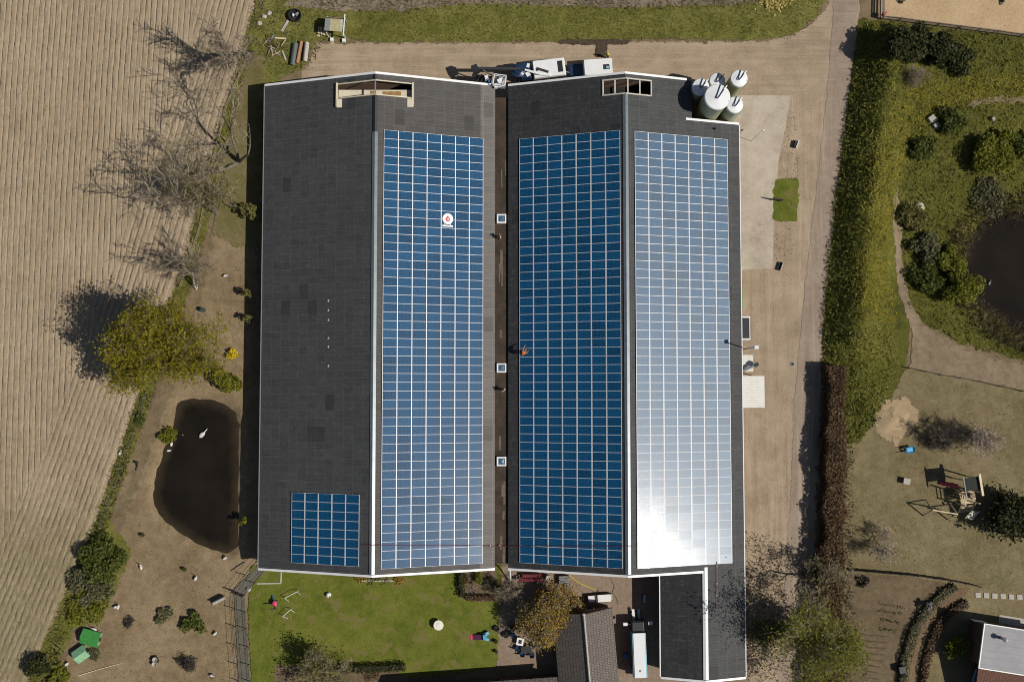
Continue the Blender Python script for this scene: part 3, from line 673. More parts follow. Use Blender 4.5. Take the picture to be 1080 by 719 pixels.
def branches(rng, base, h, spread, levels=4, stems=1, lean=(0, 0), kids=(3, 4), up=.35, fork=.28, r0=None, xlim=None):
    """segments (p, q, ra, rb, level) of a branching skeleton and its tips"""
    segs, tips = [], []
    def grow(p, d, L, r, lv):
        k = 4 if lv < 2 else 3; pts = [p]
        for i in range(k):
            d = d + Vector(rng.normal(size=3))*(.10 if lv == 0 else .2) + Vector((0, 0, up*.12))
            d.normalize(); q = pts[-1]+d*(L/k)
            if xlim and q.x > xlim: break
            ra = r*(1-.55*i/k); rb = r*(1-.55*(i+1)/k)
            segs.append((pts[-1], q, ra, rb, lv)); pts.append(q)
            if lv < levels and i >= (1 if lv == 0 else 0):
                for _ in range(rng.integers(kids[0]-1, kids[1]) if i < k-1 else kids[0]):
                    side = Vector(rng.normal(size=3)); side -= d*side.dot(d); side.normalize()
                    nd = (d*(1-spread) + side*spread + Vector((0, 0, up*.3))).normalized()
                    grow(q, nd, L*(.5+.25*rng.random())*(1 if lv else .85), rb*.66, lv+1)
        if lv >= levels-1: tips.append(pts[-1])
    for s in range(stems):
        d = Vector((lean[0], lean[1], 1)) + (Vector((rng.normal()*.45, rng.normal()*.45, 0)) if stems > 1 else Vector((0, 0, 0)))
        grow(Vector(base), d.normalized(), h*(fork+.2 if stems == 1 else .5)*(1 if stems == 1 else .7+.5*rng.random()), (r0 or h*.024)/(1 if stems == 1 else 1.6), 0)
    return segs, tips
def seg_mesh(name, segs, m, parent, n=4, rmin=.012):
    if not segs: return None
    A = np.array([s[0] for s in segs]); B = np.array([s[1] for s in segs]); ra = np.maximum([s[2] for s in segs], rmin); rb = np.maximum([s[3] for s in segs], rmin)
    d = B-A; d /= np.linalg.norm(d, axis=1)[:, None]+1e-9
    ref = np.where(np.abs(d[:, 2:3]) < .9, np.array([[0, 0, 1.]]), np.array([[1., 0, 0]]))
    u = np.cross(d, ref); u /= np.linalg.norm(u, axis=1)[:, None]; v = np.cross(d, u)
    V = []
    for C, r in ((A, ra), (B, rb)):
        for j in range(n):
            t = 2*PI*j/n; V.append(C + (u*math.cos(t)+v*math.sin(t))*r[:, None])
    V = np.stack(V, 1).reshape(-1, 3); m_ = len(A); o = np.arange(m_)*2*n
    F = np.concatenate([np.stack([o+j, o+(j+1) % n, o+n+(j+1) % n, o+n+j], 1) for j in range(n)])
    return np_mesh(name, V, F, m, parent, smooth=n > 3)
M_bark = mat('grey_bark', (.17,.145,.115), .95, var=.3, scale=2)
M_barkp = mat('pale_bark', (.42,.38,.32), .9, var=.25, scale=2)
M_twig = mat('bare_twig', (.26,.21,.15), .9, var=.25, scale=1)
M_twigd = mat('dark_twig', (.06,.048,.04), .9, var=.2, scale=1)
M_twigr = mat('reddish_twig', (.15,.1,.075), .9, var=.2, scale=1)
L_willow = leaf_mat('young_willow_leaf', [(.11,.1,.006), (.2,.175,.01), (.3,.26,.02)], .35)
L_spring = leaf_mat('spring_leaf', [(.09,.09,.025), (.165,.155,.045), (.25,.225,.085)], .3)
L_bronze = leaf_mat('bronze_leaf', [(.2,.125,.018), (.34,.225,.035), (.46,.32,.075)], .3)
L_green = leaf_mat('green_leaf', [(.035,.048,.009), (.085,.1,.018), (.15,.16,.035)], .25)
L_yell = leaf_mat('yellow_green_leaf', [(.09,.098,.011), (.165,.17,.018), (.25,.245,.04)], .3)
L_dark = leaf_mat('dark_evergreen_leaf', [(.016,.018,.006), (.038,.042,.011), (.075,.08,.022)], .12)
L_blossom = leaf_mat('pale_pink_blossom', [(.24,.18,.16), (.38,.3,.27), (.55,.46,.42)], .3)
L_brown = leaf_mat('brown_beech_leaf', [(.06,.036,.018), (.12,.072,.036), (.2,.13,.07)], .2)
L_forsy = leaf_mat('bright_yellow_flower', [(.4,.3,.005), (.6,.46,.01), (.75,.6,.02)], .2)
L_grey = leaf_mat('grey_green_leaf', [(.075,.075,.035), (.135,.13,.06), (.2,.19,.1)], .25)
L_red = leaf_mat('dark_purple_leaf', [(.022,.018,.014), (.05,.042,.03), (.095,.078,.055)], .15)
def tree(name, label, px, h, leaf=None, nleaf=0, lsize=.2, spread=.62, seed=1, twig=None, bark=None, levels=4, stems=1, lean=(0, 0), cluster=.7, cat='tree', group=None, kids=(3, 4), up=.35, fork=.28, xyz=None, rmin=.014, r0=None, xmax=None):
    rng = np.random.default_rng(seed); loc = xyz or at(*px)
    t = thing(name, label, cat, loc, 0, group)
    segs, tips = branches(rng, (0, 0, -.1), h, spread, levels, stems, lean, kids, up, fork, r0, xmax)
    zmax = max(s[1].z for s in segs); k = h/zmax; segs = [(a*k, b*k, ra, rb, l) for a, b, ra, rb, l in segs]; tips = [p*k for p in tips]
    lo = [s for s in segs if s[4] < 2]; hi = [s for s in segs if s[4] >= 2]
    seg_mesh('trunk', lo, bark or M_bark, t, 6, .03)
    if nleaf == 0:
        seg_mesh('crown', hi, twig or M_twig, t, 3, rmin)
    else:
        tp = np.array(tips); idx = rng.integers(0, len(tp), nleaf); wgt = .5+rng.random(len(tp))
        u = rng.normal(size=(nleaf, 3)); u /= np.linalg.norm(u, axis=1)[:, None]; P = tp[idx] + u*(rng.random(nleaf)**.5*cluster*1.5*wgt[idx])[:, None]*np.array([1, 1, .8])
        P[:, 2] = np.maximum(P[:, 2], .12)
        V, F = leaf_quads(P, lsize); np_mesh('crown', V, F, leaf, t)
        seg_mesh('branch', hi, twig or M_twig, t, 3, rmin)
    return t
def bush(name, label, px, r, h, leaf, n, lsize=.16, seed=1, cat='bush', group=None, stems=5, clumps=9, xyz=None, twig=None):
    """rounded shrub: uneven leaf clumps round short stems"""
    rng = np.random.default_rng(seed); t = thing(name, label, cat, xyz or at(*px), 0, group)
    C = []; segs = []
    for k in range(clumps):
        a = rng.random()*2*PI; q = math.sqrt(rng.random())*.75; z = h*(.35+.5*rng.random()*(1-q*.6))
        C.append((r*q*math.cos(a), r*q*math.sin(a), z, r*(.3+.25*rng.random())))
        segs.append((Vector((0, 0, -.05)), Vector(C[-1][:3])*.5+Vector((rng.normal()*.1, rng.normal()*.1, .1)), .045, .03, 0)); segs.append((segs[-1][1], Vector(C[-1][:3]), .03, .015, 0))
    C = np.array(C); idx = rng.integers(0, clumps, n); u = rng.normal(size=(n, 3)); u /= np.linalg.norm(u, axis=1)[:, None]
    P = C[idx, :3] + u*(C[idx, 3]*(rng.random(n)**.45))[:, None]*np.array([1, 1, min(1.0, h/(r*1.3))])
    P[:, 2] = np.maximum(P[:, 2], .06)
    seg_mesh('stem', segs, twig or M_twigd, t, 4); V, F = leaf_quads(P, lsize); np_mesh('foliage', V, F, leaf, t)
    return t
# --- the row of trees along the field
TW = 'trees in the row beside the field'
tree('bare_tree', 'leafless tree near the scrap piles, topmost in the row beside the field', (262,58), 12.8, lean=(-.12,.05), seed=3, spread=.5, kids=(2, 3), xmax=2.5, group=TW, up=.5, rmin=.028)
tree('bare_tree', 'largest leafless tree, by the barn corner, its long limbs reaching over the furrows', (252,171), 15.0, lean=(-.2,.03), seed=8, spread=.56, fork=.2, stems=3, kids=(2, 2), xmax=2.4, twig=M_twig, group=TW, up=.45, rmin=.03)
tree('budding_tree', 'thinly budding olive green tree between the largest leafless tree and the willow', (229,226), 12.5, lean=(-.2,.05), leaf=L_spring, nleaf=3600, lsize=.10, seed=12, spread=.55, cluster=.45, kids=(2, 2), stems=3, group=TW, up=.4, rmin=.028)
tree('bare_tree', 'small pale trunked leafless tree next to the yellow green willow', (207,305), 10.5, seed=21, spread=.42, bark=M_barkp, kids=(2, 2), stems=2, group=TW, up=.6, rmin=.028)
tree('willow_tree', 'big dense yellow green willow casting a dark shadow on the furrows', (187,353), 14.0, lean=(-.12,.0), leaf=L_willow, nleaf=42000, lsize=.135, seed=5, spread=.56, cluster=.55, bark=M_barkp, group=TW, up=.42, stems=2, kids=(3, 3))
# --- yard trees on the right of the wing
TR = 'trees between the wing and the brown hedge'
tree('leafy_tree', 'small pale green tree, topmost of those beside the wing of the barn', (846,604), 10.5, leaf=L_spring, nleaf=1000, lsize=.12, seed=33, spread=.6, cluster=.5, kids=(2, 2), stems=2, rmin=.022, twig=M_twig, lean=(-.08,0), group=TR, bark=M_twigd, up=.5, fork=.4, r0=.22)
tree('leafy_tree', 'half bare tree with crooked limbs, middle one beside the wing of the barn', (846,656), 11.0, leaf=L_spring, nleaf=350, lsize=.12, rmin=.022, seed=37, spread=.62, cluster=.4, group=TR, bark=M_twigd, twig=M_twig, lean=(-.1,0), up=.4, r0=.24, kids=(2, 2), fork=.36)
tree('leafy_tree', 'dense green tree nearest the bottom edge beside the wing of the barn', (846,676), 13.5, lean=(-.12,0), leaf=L_yell, nleaf=11000, lsize=.12, seed=44, spread=.52, kids=(2, 3), twig=M_twig, fork=.5, cluster=.7, group=TR, bark=M_twigd, up=.4, r0=.28, stems=2)
tree('leafy_tree', 'low olive shrub like tree against the wall of the wing', (806,668), 3.6, leaf=L_spring, nleaf=1800, lsize=.14, seed=47, spread=.6, cluster=.5, group=TR, stems=3, bark=M_twigd, levels=3)
# --- courtyard and lawn
tree('bronze_tree', 'round bronze leaved tree between the patio and the tiled house', (576,642), 5.4, leaf=L_bronze, nleaf=20000, lsize=.105, seed=51, spread=.72, cluster=.5, up=.2, kids=(3, 5), stems=2)
tree('bare_shrub', 'leafless twiggy shrub between the planting bed and the bronze tree', (541,622), 3.0, seed=53, spread=.7, stems=5, levels=3, kids=(2, 3), rmin=.018, cat='shrub', twig=M_twig)
tree('grey_green_tree', 'spreading grey green tree at the bottom of the lawn', (335,699), 5.2, leaf=L_spring, nleaf=2600, lsize=.12, seed=57, spread=.7, stems=3, cluster=.45, up=.25, kids=(2, 3))
# --- garden right
tree('bare_shrub', 'dark leafless shrub beside the sand heap', (990,459), 4.0, seed=61, spread=.66, stems=6, levels=3, twig=M_twigd, bark=M_twigd, cat='shrub', kids=(2, 3), rmin=.02)
tree('blossom_tree', 'small pale pink blossom tree on the dry lawn near the brown hedge', (922,569), 3.6, leaf=L_blossom, nleaf=600, lsize=.1, seed=63, spread=.68, cluster=.4, stems=2, levels=3, kids=(2, 3), rmin=.016)
tree('blossom_tree', 'wide sparse blossom tree above the wooden climbing frame', (1032,463), 4.4, leaf=L_blossom, nleaf=1300, lsize=.1, seed=65, spread=.75, cluster=.7, stems=3, levels=3, kids=(2, 3), rmin=.016)
tree('evergreen_tree', 'dark evergreen tree beside the wooden climbing frame', (1064,545), 5.0, leaf=L_dark, nleaf=9000, lsize=.2, seed=67, spread=.7, cluster=.75, stems=3, twig=M_twigd)
bush('round_bush', 'round bright green bush beside the brick house', (1005,680), 1.45, 2.4, L_yell, 2600, .13, 71)
bush('garden_shrub', 'small dark shrub in the vegetable garden near the fence', (910,612), .8, .9, L_red, 420, .12, 72)
# --- left paddock
PB = 'shrubs in the bare paddock'
bush('round_bush', 'round green bush at the top right corner of the left pond', (242,401), 2.2, 2.4, L_yell, 4200, .15, 81)
bush('forsythia_bush', 'small bright yellow flowering bush by the barn shadow', (245,374), .75, 1.0, L_forsy, 520, .12, 82)
bush('pond_bush', 'small green bush on the left shore of the left pond', (178,458), 1.2, 1.4, L_yell, 1200, .12, 83)
bush('pond_bush', 'tiny green bush at the wire fence above the left pond', (151,441), .75, .8, L_green, 420, .12, 84)
bush('wall_shrub', 'green leafy shrub in the barn shadow below the largest leafless tree', (266,226), 1.1, 3.4, L_spring, 1100, .14, 85, stems=4)
bush('wall_shrub', 'small upper shrub against the shaded barn wall beside the leafless trees', (264,311), .6, 2.6, L_spring, 260, .12, 86)
bush('wall_shrub', 'small shrub against the shaded barn wall above the yellow bush', (265,336), .6, 2.6, L_spring, 240, .12, 87)
bush('wall_shrub', 'small yellow green shrub in the barn shadow below the left pond', (259,549), .65, 2.4, L_yell, 300, .11, 88)
bush('overgrown_bush', 'large tangled dark green bush at the field margin below the left pond', (116,588), 3.0, 2.6, L_green, 5200, .17, 89)
bush('overgrown_bush', 'tangled brown green bush at the field margin behind the larger green one', (98,616), 2.6, 1.9, L_grey, 2600, .16, 90)
bush('low_bush', 'low yellow green bush above the two green huts', (94,641), 2.8, 1.0, L_yell, 2400, .15, 91)
bush('low_bush', 'dark bush at the bottom end of the field margin', (46,700), 1.7, 2.2, L_dark, 1800, .16, 92)
bush('low_bush', 'yellow green bush beside the dark one at the bottom edge', (62,713), 1.5, 1.0, L_yell, 1100, .15, 93)
bush('spiky_shrub', 'larger spiky dark green shrub in the bare paddock', (206,655), 1.5, 1.1, L_green, 620, .22, 94, group=PB, clumps=7)
bush('spiky_shrub', 'smaller flat olive shrub left of the spiky one in the paddock', (176,650), 1.25, .75, L_grey, 480, .17, 95, group=PB, clumps=6)
tree('dead_shrub', 'dead black branched shrub in the paddock near the bottom edge', (199,699), 1.9, seed=97, spread=.8, stems=6, levels=2, twig=M_twigd, bark=M_twigd, cat='shrub', up=.1, r0=.12, rmin=.03)
tree('dead_shrub', 'small broken dead twig shrub left of the olive shrub', (137,654), 1.0, seed=98, spread=.8, stems=3, levels=2, twig=M_twigd, bark=M_twigd, cat='shrub', up=.1, r0=.08, rmin=.025)
bush('low_bush', 'small weedy bush beside the huts', (103,688), 1.0, .6, L_grey, 420, .13, 99)
for k, (px, lab) in enumerate((((151,562), 'small clipped green ball bush below the tip of the left pond'), ((195,599), 'small clipped green ball bush in the middle of the paddock'))):
    bush('ball_bush', lab, px, .38, .6, L_green, 420, .07, 100+k, clumps=5)
# --- meadow shrubs
MS = 'shrubs round the meadow pond'
SH = [((1043,161), 3.2, 2.6, L_yell, 4600, 'large rounded shrub with a dark shaded side north of the meadow pond'),
      ((1076,152), 2.2, 2.2, L_green, 2400, 'green shrub cut by the right edge above the meadow pond'),
      ((1010,303), 2.6, 2.7, L_yell, 4600, 'plump yellow green shrub on the left shore of the meadow pond'),
      ((999,276), 2.0, 2.2, L_yell, 2600, 'yellow green shrub just above the plump one at the pond shore'),
      ((974,262), 1.9, 1.8, L_grey, 1900, 'twiggy grey shrub left of the yellow green pond shrubs'),
      ((976,293), 2.1, 1.9, L_green, 2000, 'dark shrub left of the plump pond shrub'),
      ((958,231), 1.9, 1.7, L_spring, 1900, 'olive shrub beside the top of the sandy footpath'),
      ((1001,128), 2.0, 1.7, L_green, 2200, 'green shrub beside the two pale stones'),
      ((968,157), 1.8, 1.4, L_green, 1700, 'low green shrub left of the pale stones'),
      ((1040,208), 2.4, .9, L_grey, 1800, 'low straw coloured shrub at the top shore of the meadow pond')]
for k, (px, r, h, lf, n, lab) in enumerate(SH): bush('meadow_shrub', lab, px, r, h, lf, n, .16, 120+k, group=MS, clumps=12)
TB = 'dark bushes below the riding arena'
for k, (px, r, h, lab) in enumerate((((937,58), 2.0, 3.0, 'dark evergreen bush nearest the lane below the riding arena'), ((958,52), 2.3, 3.6, 'tallest dark evergreen bush below the riding arena'),
      ((983,58), 2.2, 3.1, 'third dark evergreen bush along the riding arena counted from the lane'), ((1008,66), 1.9, 2.5, 'dark evergreen bush farthest from the lane below the riding arena'))):
    bush('evergreen_bush', lab, px, r, h, L_dark, 4200, .17, 140+k, group=TB, clumps=14)
tree('bare_shrub', 'grey leafless shrub below the dark evergreen bushes', (962,84), 3.2, seed=151, spread=.7, stems=4, levels=3, kids=(2, 3), cat='shrub', twig=M_twig)
# --- hedges
def hedge(name, label, pix, w, h, leaf, dens, core, lsize=.14, seed=1, cat='hedge'):
    rng = np.random.default_rng(seed); P = [Vector((*W(*p), 0)) for p in pix]; x, y, z = P[0][0], P[0][1], g1(P[0][0], P[0][1])
    t = thing(name, label, cat, (x, y, z)); L = [(b-a).length for a, b in zip(P, P[1:])]; tot = sum(L)
    n = int(tot*dens*(w+2*h)); s = rng.random(n)*tot; pts = np.zeros((n, 3)); acc = 0
    for a, b, l in zip(P, P[1:], L):
        q = (s >= acc) & (s <= acc+l); u = (s[q]-acc)/l; d = (b-a).normalized(); nrm = np.array([-d.y, d.x])
        face = rng.random(q.sum()); wv = w*(.7+.6*vnoise(s[q]/1.6, s[q]*0+2, seed)); off = np.where(face < .5, (rng.random(q.sum())-.5)*wv, np.where(face < .75, -.5, .5)*wv)+rng.normal(size=q.sum())*.09
        hh = h*(.85+.3*vnoise(s[q]/1.1, s[q]*0, seed))
        zz = np.where(face < .5, hh, rng.random(q.sum())*hh)+rng.normal(size=q.sum())*.08
        pts[q, 0] = a.x+(b.x-a.x)*u+nrm[0]*off-x; pts[q, 1] = a.y+(b.y-a.y)*u+nrm[1]*off-y
        pts[q, 2] = np.maximum(zz, .03)+gz(pts[q, 0]+x, pts[q, 1]+y)-z; acc += l
    V, F = leaf_quads(pts, lsize); np_mesh('foliage', V, F, leaf, t)
    mb = MB(); k = max(3, len(P)); vs = []
    for i, p in enumerate(P):
        d = (P[min(i+1, len(P)-1)]-P[max(i-1, 0)]).normalized(); nx_, ny_ = -d.y*w*.36, d.x*w*.36; g = g1(p.x, p.y)-z
        for sx, zz in ((-1, g-.1), (1, g-.1), (1, g+h*.82), (-1, g+h*.82)): vs.append((p.x+nx_*sx*.8-x, p.y+ny_*sx*.8-y, zz))
    fs = [(3,2,1,0), tuple(4*(len(P)-1)+j for j in range(4))]
    for i in range(len(P)-1):
        for j in range(4): fs.append((4*i+j, 4*i+(j+1) % 4, 4*i+4+(j+1) % 4, 4*i+4+j))
    mb.add(vs, fs).build('inner_branches', core, t)
    return t
hedge('beech_hedge', 'long straight brown leaved hedge running down beside the lane', [(877,386),(876,450),(875,520),(872,600),(870,680),(868,760)], 2.3, 2.5, L_brown, 62, M_twigd, .15, 161)
hedge('curved_hedge', 'outer curved dark hedge along the vegetable garden', [(1006,617),(990,628),(975,643),(964,660),(957,680),(952,700),(950,730)], .8, .7, L_grey, 60, M_twigd, .12, 162)
hedge('curved_hedge', 'inner curved brown hedge nearest the brick house', [(1019,634),(1003,643),(990,656),(982,672),(977,690),(973,712),(972,735)], .75, .65, L_brown, 60, M_twigd, .12, 163)
hedge('low_hedge', 'low dark hedge along the bottom of the lawn', [(352,704),(390,703),(428,701)], .7, .9, L_dark, 70, M_twigd, .1, 164)
hedge('clipped_hedge', 'clipped dark hedge on the left of the planting bed', [(487,600),(487,628)], .5, .8, L_dark, 90, M_twigd, .1, 165)
hedge('clipped_hedge', 'clipped dark hedge along the bottom of the planting bed', [(492,629),(522,629)], .5, .8, L_brown, 90, M_twigd, .1, 166)
hedge('green_hedge', 'small bright green block hedge inside the planting bed', [(505,600),(505,613)], .6, .9, L_yell, 140, M_twigd, .09, 167)
# --- countless grass and undergrowth
def scatter(name, poly, dens, fn, leafm, seed, edge=.6, holes=(), dn=None):
    rng = np.random.default_rng(seed); bb = np.array(poly); (x0, y0), (x1, y1) = bb.min(0), bb.max(0)
    n = int((x1-x0)*(y1-y0)*dens); X = x0+rng.random(n)*(x1-x0); Y = y0+rng.random(n)*(y1-y0)
    s = sdf(X, Y, poly)
    for h in holes: s = np.minimum(s, -sdf(X, Y, h))
    k = s > (rng.random(n)-.75)*edge
    nz = vnoise(X/1.7, Y/1.7, seed)*.6+vnoise(X/.6, Y/.6, seed+1)*.4
    k &= nz > (dn if dn is not None else .3)*rng.random(n)*1.6
    X, Y = X[k], Y[k]; V, F = fn(np.stack([X, Y, gz(X, Y)+.02], 1))
    return struct(np_mesh(name, V, F, leafm), 'stuff')
G_bank = leaf_mat('bank_grass', [(.085,.1,.014), (.175,.18,.026), (.265,.25,.048), (.35,.3,.12)], .2)
G_mead = leaf_mat('meadow_grass', [(.06,.068,.011), (.125,.125,.018), (.2,.182,.03), (.27,.235,.08)], .25)
G_verge = leaf_mat('verge_grass', [(.08,.084,.016), (.165,.155,.033), (.26,.23,.075)], .25)
G_reed = leaf_mat('dry_reed', [(.10,.075,.04), (.2,.16,.09), (.33,.27,.17)], .2)
G_brush = leaf_mat('undergrowth', [(.02,.02,.008), (.055,.05,.02), (.11,.09,.045)], .2)
bankpoly = wpoly([(912,26),(935,26),(945,60),(935,110),(925,200),(928,300),(945,380),(930,430),(905,465),(888,472),(880,395),(868,385),(869,330),(883,200),(898,90)])
scatter('bank_grass', bankpoly, 60, lambda P: leaf_quads(P+RNG.random((len(P), 1))*np.array([0,0,.16]), .13, 1.2, .3), G_bank, 201, dn=.45)
scatter('tall_bank_grass', bankpoly, 30, lambda P: blades(P, .34, .06, 1.1), G_bank, 217, dn=.6)
scatter('bank_shade_undergrowth', wpoly([(912,26),(935,26),(940,70),(905,160),(899,250),(893,330),(905,400),(925,440),(900,468),(886,470),(880,395),(868,385),(869,330),(883,200),(898,90)]), 30, lambda P: leaf_quads(P+np.array([0,0,.15])+RNG.random((len(P), 1))*np.array([0,0,.5]), .15), L_green, 202, dn=.6)  # leafy clumps on the west slope, shade put into their darker colour
meadpoly = wpoly([(935,22),(1010,32),(1150,44),(1150,420),(1080,382),(1050,372),(1010,360),(985,345),(958,320),(948,240),(925,200),(935,110),(945,60)])
scatter('meadow_grass', meadpoly, 34, lambda P: leaf_quads(P+RNG.random((len(P), 1))*np.array([0,0,.14]), .14, 1.3, .3), G_mead, 203, holes=[POND_E], dn=.6)
scatter('yellow_meadow_grass', wpoly([(892,330),(905,250),(918,190),(935,130),(962,98),(1010,84),(1110,78),(1110,98),(1030,104),(985,116),(955,150),(940,200),(930,260),(935,340)]), 80, lambda P: leaf_quads(P+RNG.random((len(P), 1))*np.array([0,0,.2]), .13, 1.3, .3), leaf_mat('yellow_meadow_blade', [(.18,.165,.018), (.31,.26,.025), (.44,.36,.055)], .25), 221, edge=2.0, dn=.6)
scatter('tall_meadow_grass', meadpoly, 12, lambda P: blades(P, .3, .06, 1.1), G_mead, 218, holes=[POND_E], dn=.8)
scatter('meadow_weeds', meadpoly, 12, lambda P: leaf_quads(P+RNG.random((len(P), 1))*np.array([0,0,.45]), .15), L_green, 204, holes=[POND_E], dn=.95)
ring = wpoly([(1120,195),(1075,205),(1035,215),(1008,240),(996,275),(1000,310),(1020,335),(1050,358),(1090,375),(1130,385)])
scatter('pond_reeds', ring, 60, lambda P: blades(P, .8, .06, .7), G_reed, 205, holes=[wpoly([(1130,226),(1080,232),(1052,234),(1036,246),(1024,262),(1018,280),(1020,298),(1032,312),(1052,330),(1082,346),(1130,352)])], dn=.75)
scatter('verge_grass', wpoly([(380,8),(640,10),(845,0),(868,-4),(860,16),(836,35),(700,40),(560,43),(400,44),(372,38)]), 42, lambda P: blades(P, .16, .05, .8), G_verge, 206, edge=1.0)
scatter('dry_stalks', wpoly([(365,-40),(865,-40),(850,-3),(780,6),(640,9),(500,5),(420,13),(345,14),(330,0)]), 26, lambda P: blades(P, .35, .05, .9), G_reed, 207)
scatter('scrap_weeds', wpoly([(262,0),(335,0),(362,12),(345,40),(325,70),(268,84),(262,60)]), 30, lambda P: leaf_quads(P+np.array([0,0,.08]), .12), leaf_mat('weed_leaf', [(.03,.032,.012), (.08,.075,.025), (.14,.115,.06)], .2), 208, dn=.55)
scatter('margin_grass', wpoly([(276,0),(262,60),(243,130),(226,210),(207,280),(180,370),(160,420),(140,475),(115,545),(95,600),(60,690),(40,745),(20,745),(44,690),(76,610),(102,548),(128,470),(152,400),(176,330),(200,255),(222,170),(246,90),(262,30)]), 60, lambda P: blades(P, .24, .055, .8), G_verge, 209)
scatter('ditch_brush', wpoly([(160,415),(140,470),(118,540),(100,595),(80,640),(60,700),(42,740),(34,735),(55,680),(76,630),(94,580),(113,530),(136,462),(154,412)]), 40, lambda P: leaf_quads(P+RNG.random((len(P), 1))*np.array([0,0,.6]), .13), G_brush, 210, dn=.7)
scatter('lawn_tufts', wpoly([(264,598),(524,598),(526,650),(522,702),(430,715),(380,719),(268,730)]), 22, lambda P: blades(P, .06, .04, .9), leaf_mat('lawn_blade', [(.05,.058,.010), (.09,.092,.014), (.135,.125,.03)], .2), 211, edge=.4)
scatter('corner_weeds', wpoly([(112,548),(138,580),(122,620),(108,650),(70,665),(58,715),(40,690),(90,600)]), 26, lambda P: leaf_quads(P+np.array([0,0,.08]), .13), L_yell, 212, dn=.6)
scatter('garden_tufts', wpoly([(955,388),(1150,418),(1150,640),(1035,620),(890,600),(890,475),(925,470),(965,430)]), 14, lambda P: blades(P, .07, .06, 1.2), leaf_mat('dry_grass_blade', [(.1,.085,.04), (.17,.135,.07), (.26,.205,.12)], .2), 213)
scatter('yard_weeds', wpoly([(788,560),(822,570),(850,600),(852,740),(788,740)]), 26, lambda P: blades(P, .2, .055, .8), G_verge, 214, dn=.6)
scatter('paddock_weeds', wpoly([(225,190),(272,120),(272,330),(215,420),(165,420),(190,330)]), 5, lambda P: blades(P, .12, .05, .9), G_verge, 215, dn=.8)
scatter('hedge_undergrowth', wpoly([(868,470),(900,470),(896,720),(864,720)]), 22, lambda P: leaf_quads(P+RNG.random((len(P), 1))*np.array([0,0,.4]), .12), G_brush, 216)
M_weed = leaf_mat('yard_weed_leaf', [(.06,.05,.025), (.12,.1,.055), (.2,.16,.1)], .15)
scatter('yard_debris', wpoly([(829,120),(840,118),(842,190),(821,190)]), 16, lambda P: leaf_quads(P+np.array([0,0,.03]), .07, 1), M_weed, 222, dn=.9)
scatter('pad_edge_debris', wpoly([(815,232),(838,232),(832,300),(812,300)]), 14, lambda P: leaf_quads(P+np.array([0,0,.03]), .07, 1), M_weed, 223, dn=.95)
scatter('paddock_debris', wpoly([(215,300),(270,250),(272,400),(185,430),(150,540),(190,580),(250,590),(268,730),(70,730),(100,650),(150,520),(170,440)]), 5, lambda P: leaf_quads(P+np.array([0,0,.03]), .08, 1), M_weed, 224, dn=1.0)
scatter('field_weeds', [(x, y) for x, y in wpoly([(-60,-20),(262,-20),(225,140),(150,395),(25,719),(-60,740)])], 1.6, lambda P: leaf_quads(P+np.array([0,0,.2]), .07, 1), leaf_mat('field_weed_leaf', [(.05,.05,.015), (.1,.085,.035), (.15,.12,.06)], .15), 230, dn=1.1)
scatter('field_greens', wpoly([(100,420),(150,405),(104,538),(28,719),(-40,740),(-20,620),(40,520)]), 9, lambda P: leaf_quads(P+np.array([0,0,.21]), .07, 1), leaf_mat('field_seedling', [(.07,.075,.02), (.12,.12,.04), (.18,.17,.07)], .15), 231, edge=4, dn=.9)
# ------------------------------------------------------------------ helpers for small things
def rz_of(p, q): a, b = W(*p), W(*q); return math.atan2(b[1]-a[1], b[0]-a[0])
def dist(p, q, h=0): a, b = W(*p, h), W(*q, h); return math.hypot(b[0]-a[0], b[1]-a[1])
def col(name, c, r=.6, metal=0, var=.12): return mat(name, c, r, metal, var=var)
M_wood = mat('weathered_timber', (.28,.22,.15), .85, var=.3, scale=4); M_pale = mat('pale_timber_beam', (.64,.51,.32), .8, var=.2, scale=4)
M_dkwood = mat('dark_timber', (.07,.052,.036), .9, var=.3, scale=4); M_rubber = mat('black_rubber', (.018,.018,.018), .85, var=.1)
M_blackp = mat('black_plastic', (.02,.021,.023), .55, var=.1); M_blue = mat('blue_paint', (.02,.10,.30), .4, var=.1); M_teal = mat('light_blue_panel', (.2,.42,.55), .4, var=.1)
M_navy = mat('dark_blue_paint', (.012,.03,.075), .35, var=.1); M_win = mat('dark_window_glass', (.015,.02,.026), .08, var=.05, spec=.8)
M_plaster = mat('silo_polyester', (.42,.44,.27), .5, var=.14, scale=.7, col2=(.25,.28,.15)); M_cap = mat('white_silo_cap', (.74,.75,.76), .45, var=.07, scale=.8)
M_green = mat('green_paint', (.05,.25,.05), .5, var=.2); M_greenp = mat('pale_green_paint', (.22,.42,.24), .6, var=.2); M_red = mat('shade_darkened_red_paint', (.13,.009,.016), .5, var=.2)  # red is darkened in colour for the implement's shade under the eave
M_stone = mat('pale_stone', (.42,.39,.34), .9, var=.2, scale=3); M_grey = mat('grey_plastic', (.22,.23,.24), .6, var=.12); M_orange = mat('orange_fabric', (.62,.17,.02), .8, var=.15)
M_hiv = mat('yellow_vest_fabric', (.65,.62,.04), .8, var=.1); M_skin = mat('skin', (.5,.3,.21), .6, var=.06); M_denim = mat('dark_trousers', (.03,.035,.05), .9, var=.2)
M_hair = mat('brown_hair', (.06,.035,.02), .8, var=.2); M_beige = mat('beige_jacket', (.42,.31,.2), .85, var=.15); M_beak = mat('orange_beak', (.6,.22,.03), .5, var=.05)
M_feather = mat('white_feather', (.6,.59,.56), .8, var=.06); M_pink = mat('pink_plastic', (.6,.05,.12), .5, var=.1); M_purple = mat('purple_fabric', (.12,.03,.09), .8, var=.2); M_cyan = mat('bright_blue_plastic', (.05,.35,.62), .45, var=.1)
